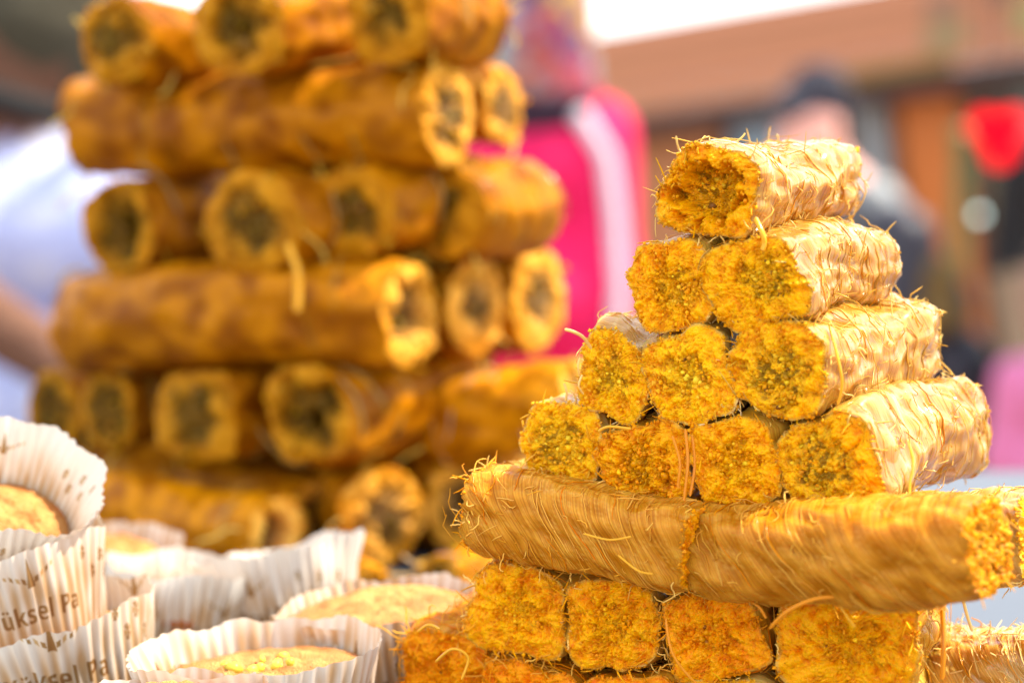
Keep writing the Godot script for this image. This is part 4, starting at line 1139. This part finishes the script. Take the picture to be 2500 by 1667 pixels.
		var l := OmniLight3D.new()
		l.name = numbered("lamp_glow", t)
		l.position = Vector3(0, 0, r * 1.3)
		l.light_color = Color(1, 0.05, 0.1) if s[2] == red else Color(0.85, 0.95, 0.93)
		l.light_energy = 0.0002
		l.light_size = r * 0.5
		l.omni_range = 4.0
		l.omni_attenuation = 2.0
		l.shadow_enabled = true
		t.add_child(l)

# ---------------------------------------------------------------- people: one continuous surface from tapered capsules joined by a smooth minimum
# bones: [from, to, radius, radius, colour index]; extra bones are given by the caller
func body(bones: Array, pal: Array, cell: float, blend: float) -> Buf:
	var lo := Vector3(1e9, 1e9, 1e9)
	var hi := -lo
	for q in bones:
		var r: float = maxf(q[2], q[3]) + cell * 3.0
		for p in [q[0], q[1]]:
			lo = lo.min(p - Vector3.ONE * r)
			hi = hi.max(p + Vector3.ONE * r)
	var n := Vector3i(((hi - lo) / cell).ceil()) + Vector3i.ONE
	var F := PackedFloat32Array()
	F.resize(n.x * n.y * n.z)
	F.fill(1.0)
	var best := PackedFloat32Array()
	best.resize(F.size())
	best.fill(9.0)
	var who := PackedByteArray()
	who.resize(F.size())
	for q in bones:
		var a: Vector3 = q[0]
		var ab: Vector3 = q[1] - a
		var l2 := maxf(ab.length_squared(), 1e-9)
		var ra: float = q[2]
		var rb: float = q[3]
		var m := maxf(ra, rb) + blend + cell * 2.0
		var p0 := Vector3i(((a.min(q[1]) - Vector3.ONE * m - lo) / cell).floor()).max(Vector3i.ZERO)
		var p1 := Vector3i(((a.max(q[1]) + Vector3.ONE * m - lo) / cell).ceil()).min(n - Vector3i.ONE)
		for z in range(p0.z, p1.z + 1):
			for y in range(p0.y, p1.y + 1):
				var row := (z * n.y + y) * n.x
				for x in range(p0.x, p1.x + 1):
					var p := lo + Vector3(x, y, z) * cell - a
					var h := clampf(p.dot(ab) / l2, 0.0, 1.0)
					var d := (p - ab * h).length() - lerpf(ra, rb, h)
					var at := row + x
					if d < best[at]:
						best[at] = d
						who[at] = q[4]
					var f := F[at]
					var k := maxf(blend - absf(f - d), 0.0) / blend
					F[at] = minf(f, d) - k * k * blend * 0.25
	var b := Buf.new()
	var id := PackedInt32Array()
	id.resize(F.size())
	id.fill(-1)
	var sx := 1
	var sy := n.x
	var sz := n.x * n.y
	var offs := [0, sx, sy, sx + sy, sz, sx + sz, sy + sz, sx + sy + sz]
	for z in n.z - 1:
		for y in n.y - 1:
			for x in n.x - 1:
				var at := (z * n.y + y) * n.x + x
				var neg := 0
				for o in offs:
					if F[at + o] < 0.0:
						neg += 1
				if neg == 0 or neg == 8:
					continue
				var acc := Vector3.ZERO
				var cnt := 0
				for e in [[0, 1], [2, 3], [4, 5], [6, 7], [0, 2], [1, 3], [4, 6], [5, 7], [0, 4], [1, 5], [2, 6], [3, 7]]:
					var f0 := F[at + offs[e[0]]]
					var f1 := F[at + offs[e[1]]]
					if (f0 < 0.0) != (f1 < 0.0):
						var t := f0 / (f0 - f1)
						var q0 := Vector3(e[0] & 1, (e[0] >> 1) & 1, e[0] >> 2)
						var q1 := Vector3(e[1] & 1, (e[1] >> 1) & 1, e[1] >> 2)
						acc += q0.lerp(q1, t)
						cnt += 1
				id[at] = b.v.size()
				b.v.append(lo + (Vector3(x, y, z) + acc / cnt) * cell)
				var gx := F[at + sx] - F[at] + F[at + sx + sy + sz] - F[at + sy + sz]
				var gy := F[at + sy] - F[at] + F[at + sx + sy + sz] - F[at + sx + sz]
				var gz := F[at + sz] - F[at] + F[at + sx + sy + sz] - F[at + sx + sy]
				b.n.append(Vector3(gx, gy, gz).normalized())
				b.c.append(pal[who[at]])
	for z in range(1, n.z - 1):
		for y in range(1, n.y - 1):
			for x in range(1, n.x - 1):
				var at := (z * n.y + y) * n.x + x
				var s0 := F[at] < 0.0
				for ax in 3:
					var st: int = [sx, sy, sz][ax]
					if s0 == (F[at + st] < 0.0):
						continue
					var u: int = [sy, sz, sx][ax]
					var w: int = [sz, sx, sy][ax]
					var i0 := id[at - u - w]
					var i1 := id[at - w]
					var i2 := id[at]
					var i3 := id[at - u]
					if i0 < 0 or i1 < 0 or i2 < 0 or i3 < 0:
						continue
					if s0:
						b.i.append_array([i0, i2, i1, i0, i3, i2])
					else:
						b.i.append_array([i0, i1, i2, i0, i2, i3])
	return b

# a hand of palm, four fingers and a thumb, as bones; d along the forearm, s to the thumb side
func hand_bones(w: Vector3, d: Vector3, s: Vector3, k: int) -> Array:
	d = d.normalized()
	s = (s - d * s.dot(d)).normalized()
	var c := d.cross(s)
	var out := [[w, w + d * 0.075 + s * 0.012, 0.024, 0.026, k], [w + d * 0.02, w + d * 0.075 - s * 0.018, 0.022, 0.022, k]]
	for f in 4:
		var r := w + d * 0.085 + s * (0.030 - f * 0.020)
		var len_: float = [0.040, 0.046, 0.042, 0.032][f]
		var m := r + d * len_ + c * 0.010
		out.append([r, m, 0.0095, 0.0088, k])
		out.append([m, m + (d * 0.7 + c * 0.7) * len_ * 0.75, 0.0088, 0.0075, k])
	var th := w + d * 0.030 + s * 0.030
	out.append([th, th + d * 0.030 + s * 0.024, 0.012, 0.010, k])
	out.append([th + d * 0.030 + s * 0.024, th + d * 0.058 + s * 0.030, 0.010, 0.008, k])
	return out

# eyes, nose, mouth, ears as bones on a head at c of radius r that looks along f
func face_bones(c: Vector3, r: float, f: Vector3, skin: int, dark: int, lip: int) -> Array:
	f = f.normalized()
	var s := f.cross(Vector3.UP).normalized()
	var u := s.cross(f)
	var out := []
	out.append([c + f * r * 0.80 + u * r * 0.10, c + f * r * 1.12 - u * r * 0.22, r * 0.10, r * 0.15, skin])
	for e in [-1.0, 1.0]:
		out.append([c + f * r * 0.84 + s * e * r * 0.34 + u * r * 0.12, c + f * r * 0.84 + s * e * r * 0.36 + u * r * 0.12, r * 0.12, r * 0.12, dark])
		out.append([c + s * e * r * 0.93 + u * r * 0.10, c + s * e * r * 0.93 - u * r * 0.25, r * 0.14, r * 0.11, skin])
		out.append([c + f * r * 0.88 + s * e * r * 0.20 + u * r * 0.32, c + f * r * 0.82 + s * e * r * 0.50 + u * r * 0.32, r * 0.06, r * 0.05, dark])
	out.append([c + f * r * 0.86 - u * r * 0.50 - s * r * 0.22, c + f * r * 0.86 - u * r * 0.50 + s * r * 0.22, r * 0.09, r * 0.09, lip])
	out.append([c + f * r * 0.45 - u * r * 0.75, c + f * r * 0.62 - u * r * 0.85, r * 0.38, r * 0.28, skin])
	return out

func shell_part(called: String, t: Node3D, pts: Array, col: Color, mat: Material, cell := 0.012, blend := 0.03):
	var bones := []
	for p in pts:
		bones.append([p[0], p[1], p[2], p[3], 0])
	put(called, made(body(bones, [col], cell, blend)), mat, t)

func people():
	# woman in a pink jacket and a patterned headscarf, seen from behind
	var t := thing("person", "person in a bright pink jacket and patterned headscarf seen from behind", "person")
	t.position = Vector3(0.0, 0, -3.52)
	var pink := dim(240, 0, 92, 0.85)
	var pal := [pink, dim(200, 150, 120), dim(40, 40, 60), dim(30, 28, 30)]
	var bo := []
	bo.append([Vector3(-0.07, 1.36, 0.0), Vector3(0.05, 1.36, 0.0), 0.105, 0.105, 0])
	bo.append([Vector3(-0.06, 1.15, 0.0), Vector3(0.05, 1.15, 0.0), 0.125, 0.125, 0])
	bo.append([Vector3(-0.07, 0.92, 0.0), Vector3(0.06, 0.92, 0.0), 0.130, 0.130, 0])
	bo.append([Vector3(-0.08, 0.72, 0.0), Vector3(0.08, 0.72, 0.0), 0.135, 0.135, 0])
	bo.append([Vector3(0, 1.40, 0.0), Vector3(0, 1.50, -0.01), 0.065, 0.055, 1])
	bo.append([Vector3(0.015, 1.56, -0.01), Vector3(0.015, 1.62, -0.005), 0.085, 0.090, 1])
	for s in [-1.0, 1.0]:
		bo.append([Vector3(0.02 + s * 0.11, 1.405, 0.0), Vector3(s * 0.145, 1.18, 0.03), 0.070, 0.058, 0])
		bo.append([Vector3(s * 0.145, 1.18, 0.03), Vector3(s * 0.13, 0.92, 0.06), 0.058, 0.046, 0])
		bo.append([Vector3(s * 0.09, 0.70, 0.0), Vector3(s * 0.09, 0.40, 0.0), 0.085, 0.060, 2])
		bo.append([Vector3(s * 0.09, 0.40, 0.0), Vector3(s * 0.09, 0.09, 0.0), 0.060, 0.042, 2])
		bo.append([Vector3(s * 0.09, 0.045, 0.03), Vector3(s * 0.09, 0.035, -0.13), 0.045, 0.035, 3])
		bo.append_array(hand_bones(Vector3(s * 0.13, 0.90, 0.06), Vector3(0, -1, 0.1), Vector3(0, 0, -1), 1))
	bo.append_array(face_bones(Vector3(0.015, 1.60, -0.01), 0.088, Vector3(-0.2, 0, -1), 1, 3, 1))
	put("body", made(body(bo, pal, 0.014, 0.035)), M.cloth, t)
	# white stripe down the sleeve and over the shoulder
	var b := Buf.new()
	var P := PackedVector3Array()
	var C := PackedColorArray()
	var path := [Vector3(-0.02, 1.475, 0.062), Vector3(0.05, 1.470, 0.070), Vector3(0.11, 1.440, 0.078), Vector3(0.148, 1.38, 0.080), Vector3(0.162, 1.28, 0.082), Vector3(0.168, 1.18, 0.090), Vector3(0.166, 1.05, 0.104), Vector3(0.162, 0.94, 0.112)]
	for k in path.size():
		var d: Vector3 = (path[mini(k + 1, path.size() - 1)] - path[maxi(k - 1, 0)]).normalized()
		var sd := d.cross(Vector3(0.35, 0.2, 1).normalized()).normalized()
		var up := sd.cross(d).normalized()
		for q in 10:
			var a := TAU * q / 10
			P.append(path[k] + sd * cos(a) * 0.015 + up * sin(a) * 0.012)
			C.append(dim(235, 225, 238, 0.7))
	grid(b, P, C, 10, path.size(), true, 1.0)
	put("sleeve_stripe", made(b), M.plain, t)
	# headscarf
	var sb := body([[Vector3(0.015, 1.565, 0.005), Vector3(0.02, 1.635, 0.0), 0.104, 0.108, 0], [Vector3(0.01, 1.50, 0.01), Vector3(0.02, 1.56, 0.01), 0.105, 0.10, 0], [Vector3(-0.03, 1.475, 0.03), Vector3(0.06, 1.475, 0.03), 0.07, 0.07, 0]], [Color.WHITE], 0.010, 0.05)
	var cols := [dim(120, 60, 130), dim(215, 60, 80), dim(225, 205, 215), dim(232, 180, 70), dim(90, 70, 130), dim(220, 80, 110), dim(235, 130, 110), dim(190, 205, 205)]
	for k in sb.v.size():
		var p := sb.v[k]
		var cell := Vector3i((p * 13.0 + Vector3.ONE * noise.get_noise_3d(p.x * 25.0, p.y * 25.0, p.z * 25.0) * 0.9).floor())
		sb.c[k] = cols[posmod(cell.x * 7 + cell.y * 3 + cell.z * 5, 8)]
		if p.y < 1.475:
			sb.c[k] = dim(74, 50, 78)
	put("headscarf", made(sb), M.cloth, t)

	# man in a dark cap leaning forward
	t = thing("person_leaning", "person in a dark cap and navy jacket leaning forward beside the kiosk", "person")
	t.position = Vector3(1.05, 0, -5.55)
	pal = [dim(46, 46, 66), dim(240, 178, 160, 1.0), dim(60, 62, 74), dim(26, 24, 28), dim(150, 70, 66), dim(150, 158, 165)]
	bo = []
	var hd := Vector3(-0.315, 1.385, 0.13)
	bo.append([hd + Vector3(0, 0.03, 0), hd + Vector3(-0.01, -0.03, 0.01), 0.080, 0.072, 1])
	bo.append([hd + Vector3(0.03, -0.06, -0.01), Vector3(-0.20, 1.22, 0.08), 0.052, 0.058, 1])
	bo.append([Vector3(-0.21, 1.215, 0.08), Vector3(-0.15, 1.19, 0.06), 0.072, 0.085, 5])
	bo.append([Vector3(-0.10, 1.10, -0.06), Vector3(-0.10, 1.10, 0.14), 0.105, 0.105, 0])
	bo.append([Vector3(-0.02, 0.95, -0.05), Vector3(-0.02, 0.95, 0.10), 0.120, 0.120, 0])
	bo.append([Vector3(0.05, 0.78, -0.05), Vector3(0.05, 0.78, 0.08), 0.120, 0.120, 0])
	for s in [-1.0, 1.0]:
		bo.append([Vector3(-0.09, 1.13, 0.03 + s * 0.17), Vector3(-0.13, 0.88, 0.03 + s * 0.21), 0.068, 0.054, 0])
		bo.append([Vector3(-0.13, 0.88, 0.03 + s * 0.21), Vector3(-0.27, 0.70, 0.03 + s * 0.18), 0.054, 0.042, 0])
		bo.append_array(hand_bones(Vector3(-0.275, 0.69, 0.03 + s * 0.18), Vector3(-0.6, -0.7, 0), Vector3(0, 0, -s), 1))
		bo.append([Vector3(0.06, 0.74, s * 0.085), Vector3(0.04, 0.42, s * 0.09), 0.090, 0.064, 2])
		bo.append([Vector3(0.04, 0.42, s * 0.09), Vector3(0.07, 0.09, s * 0.09), 0.064, 0.044, 2])
		bo.append([Vector3(0.07, 0.045, s * 0.09), Vector3(-0.11, 0.035, s * 0.10), 0.046, 0.036, 3])
	bo.append_array(face_bones(hd, 0.080, Vector3(-0.75, -0.1, 0.7), 1, 3, 4))
	put("body", made(body(bo, pal, 0.014, 0.03)), M.skin, t)
	shell_part("cap", t, [[hd + Vector3(0.01, 0.065, -0.01), hd + Vector3(0.02, 0.085, -0.01), 0.088, 0.080], [hd + Vector3(-0.05, 0.055, 0.05), hd + Vector3(-0.10, 0.045, 0.10), 0.040, 0.022], [hd + Vector3(0.03, 0.02, -0.05), hd + Vector3(0.04, 0.04, -0.03), 0.060, 0.07]], dim(44, 42, 64), M.cloth)
	shell_part("shoulder_bag", t, [[Vector3(-0.08, 1.02, 0.20), Vector3(0.0, 1.03, 0.20), 0.05, 0.05], [Vector3(-0.08, 0.94, 0.20), Vector3(0.0, 0.94, 0.20), 0.055, 0.055]], dim(150, 120, 60), M.cloth)

	# vendor behind the counter at the muffin side
	t = thing("vendor", "person in a white shirt and olive knit hat behind the stall counter", "person")
	t.position = Vector3(-0.52, 0, -2.44)
	pal = [lin(205, 210, 236), dim(150, 98, 70), dim(60, 60, 80), dim(30, 28, 30), dim(120, 60, 50)]
	bo = []
	var vh := Vector3(-0.035, 1.525, 0.01)
	bo.append([vh + Vector3(0, 0.04, 0), vh + Vector3(-0.01, -0.04, 0.01), 0.094, 0.082, 1])
	bo.append([vh + Vector3(0, -0.05, 0), Vector3(-0.02, 1.40, 0), 0.060, 0.066, 1])
	bo.append([Vector3(-0.08, 1.33, 0), Vector3(0.10, 1.34, 0), 0.110, 0.100, 0])
	bo.append([Vector3(-0.07, 1.12, 0), Vector3(0.09, 1.12, 0), 0.130, 0.125, 0])
	bo.append([Vector3(-0.06, 0.90, 0), Vector3(0.08, 0.90, 0), 0.130, 0.125, 0])
	for s in [-1.0, 1.0]:
		bo.append([Vector3(s * 0.17, 1.36, 0.0), Vector3(s * 0.20 - 0.04, 1.27, 0.14), 0.072, 0.058, 0])
		bo.append([Vector3(s * 0.085, 0.82, 0), Vector3(s * 0.09, 0.45, 0), 0.098, 0.068, 2])
		bo.append([Vector3(s * 0.09, 0.45, 0), Vector3(s * 0.09, 0.09, 0), 0.066, 0.045, 2])
		bo.append([Vector3(s * 0.09, 0.045, -0.03), Vector3(s * 0.09, 0.035, 0.14), 0.046, 0.036, 3])
	bo.append([Vector3(-0.24, 1.27, 0.14), Vector3(-0.13, 1.33, 0.24), 0.050, 0.046, 1])
	bo.append([Vector3(-0.13, 1.33, 0.24), Vector3(0.10, 1.20, 0.31), 0.042, 0.030, 1])
	bo.append_array(hand_bones(Vector3(0.10, 1.20, 0.31), Vector3(1, -0.5, 0.2), Vector3(0, 0.6, 1), 1))
	bo.append([Vector3(0.16, 1.27, 0.14), Vector3(0.24, 1.10, 0.22), 0.050, 0.036, 1])
	bo.append_array(hand_bones(Vector3(0.24, 1.10, 0.22), Vector3(0.3, -1, 0.3), Vector3(-1, 0, 0), 1))
	bo.append_array(face_bones(vh, 0.092, Vector3(-0.6, -0.2, 0.8), 1, 3, 4))
	var vb := body(bo, pal, 0.014, 0.03)
	for k in vb.v.size():
		if vb.c[k] == pal[0] and (posmod(int(floor(vb.v[k].x * 30.0)), 2) + posmod(int(floor(vb.v[k].y * 30.0)), 2)) > 0:
			vb.c[k] = pal[0] * Color(0.80, 0.83, 0.97)
	put("body", made(vb), M.cloth, t)
	shell_part("knit_hat", t, [[vh + Vector3(0.01, 0.04, -0.005), vh + Vector3(0.02, 0.08, -0.01), 0.104, 0.100], [vh + Vector3(0.04, -0.01, -0.03), vh + Vector3(0.05, 0.05, -0.03), 0.085, 0.09]], dim(92, 84, 62), M.cloth)
	var hb := Buf.new()
	var hp := PackedVector3Array()
	for k in 25:
		var a := TAU * k / 24
		hp.append(vh + Vector3(0.012 + cos(a) * 0.118, -0.052 - cos(a) * 0.035, sin(a) * 0.112))
	tube(hb, hp, 0.014, dim(34, 30, 34), 8, 1.0)
	put("hat_band", made(hb), M.cloth, t)

	# two passers-by at the edge of the view
	t = thing("child", "child in a pink coat walking beyond the small pastry rolls", "child")
	t.position = Vector3(1.135, 0, -4.47)
	pal = [dim(250, 140, 190, 0.62), dim(210, 160, 135), dim(70, 70, 100), dim(40, 34, 34), dim(160, 80, 80)]
	bo = []
	bo.append([Vector3(0, 1.04, 0), Vector3(0, 1.09, 0), 0.078, 0.080, 1])
	bo.append([Vector3(0, 0.98, 0), Vector3(0, 0.92, 0), 0.045, 0.05, 1])
	bo.append([Vector3(-0.04, 0.86, 0), Vector3(0.04, 0.86, 0), 0.085, 0.085, 0])
	bo.append([Vector3(-0.04, 0.70, 0), Vector3(0.04, 0.70, 0), 0.100, 0.100, 0])
	bo.append([Vector3(-0.04, 0.58, 0), Vector3(0.04, 0.58, 0), 0.105, 0.105, 0])
	for s in [-1.0, 1.0]:
		bo.append([Vector3(s * 0.10, 0.89, 0), Vector3(s * 0.125, 0.73, 0.02), 0.048, 0.040, 0])
		bo.append([Vector3(s * 0.125, 0.73, 0.02), Vector3(s * 0.12, 0.60, 0.05), 0.040, 0.032, 0])
		bo.append_array(hand_bones(Vector3(s * 0.12, 0.59, 0.05), Vector3(0, -0.8, 0.2), Vector3(0, 0, 1), 1))
		bo.append([Vector3(s * 0.055, 0.52, 0), Vector3(s * 0.06, 0.28, 0), 0.060, 0.045, 2])
		bo.append([Vector3(s * 0.06, 0.28, 0), Vector3(s * 0.06, 0.07, 0), 0.045, 0.034, 2])
		bo.append([Vector3(s * 0.06, 0.036, -0.02), Vector3(s * 0.06, 0.03, 0.10), 0.036, 0.030, 3])
	bo.append_array(face_bones(Vector3(0, 1.06, 0), 0.078, Vector3(-0.5, 0, 0.9), 1, 3, 4))
	put("body", made(body(bo, pal, 0.013, 0.028)), M.cloth, t)
	shell_part("hair", t, [[Vector3(0.01, 1.09, -0.02), Vector3(0.01, 1.12, -0.01), 0.085, 0.08], [Vector3(0.02, 0.98, -0.05), Vector3(0.02, 1.08, -0.04), 0.055, 0.06]], dim(50, 34, 28), M.cloth)
	t = thing("passer_by", "person in a beige coat with a black scarf at the edge of the street", "person")
	t.position = Vector3(1.42, 0, -5.35)
	pal = [dim(205, 178, 142), dim(205, 155, 130), dim(60, 56, 60), dim(26, 24, 26), dim(150, 80, 76)]
	bo = []
	bo.append([Vector3(0, 1.50, 0), Vector3(0, 1.56, 0), 0.088, 0.092, 1])
	bo.append([Vector3(0, 1.45, 0), Vector3(0, 1.36, 0), 0.055, 0.06, 1])
	bo.append([Vector3(-0.09, 1.26, 0), Vector3(0.09, 1.26, 0), 0.115, 0.115, 3])
	bo.append([Vector3(-0.08, 1.02, 0), Vector3(0.08, 1.02, 0), 0.130, 0.130, 0])
	bo.append([Vector3(-0.08, 0.75, 0), Vector3(0.08, 0.75, 0), 0.140, 0.140, 0])
	bo.append([Vector3(-0.08, 0.52, 0), Vector3(0.08, 0.52, 0), 0.145, 0.145, 0])
	for s in [-1.0, 1.0]:
		bo.append([Vector3(s * 0.17, 1.30, 0), Vector3(s * 0.20, 1.04, 0.02), 0.070, 0.058, 3])
		bo.append([Vector3(s * 0.20, 1.04, 0.02), Vector3(s * 0.18, 0.82, 0.07), 0.058, 0.044, 0])
		bo.append_array(hand_bones(Vector3(s * 0.18, 0.81, 0.07), Vector3(0, -1, 0.2), Vector3(0, 0, 1), 1))
		bo.append([Vector3(s * 0.08, 0.45, 0), Vector3(s * 0.09, 0.09, 0), 0.070, 0.045, 2])
		bo.append([Vector3(s * 0.09, 0.045, -0.03), Vector3(s * 0.09, 0.035, 0.14), 0.046, 0.036, 3])
	bo.append_array(face_bones(Vector3(0, 1.53, 0), 0.090, Vector3(-0.8, 0, 0.6), 1, 3, 4))
	put("body", made(body(bo, pal, 0.015, 0.03)), M.cloth, t)
	shell_part("hair", t, [[Vector3(0.02, 1.57, -0.02), Vector3(0.02, 1.60, -0.01), 0.098, 0.09], [Vector3(0.03, 1.45, -0.05), Vector3(0.03, 1.55, -0.04), 0.065, 0.07]], dim(50, 36, 30), M.cloth)
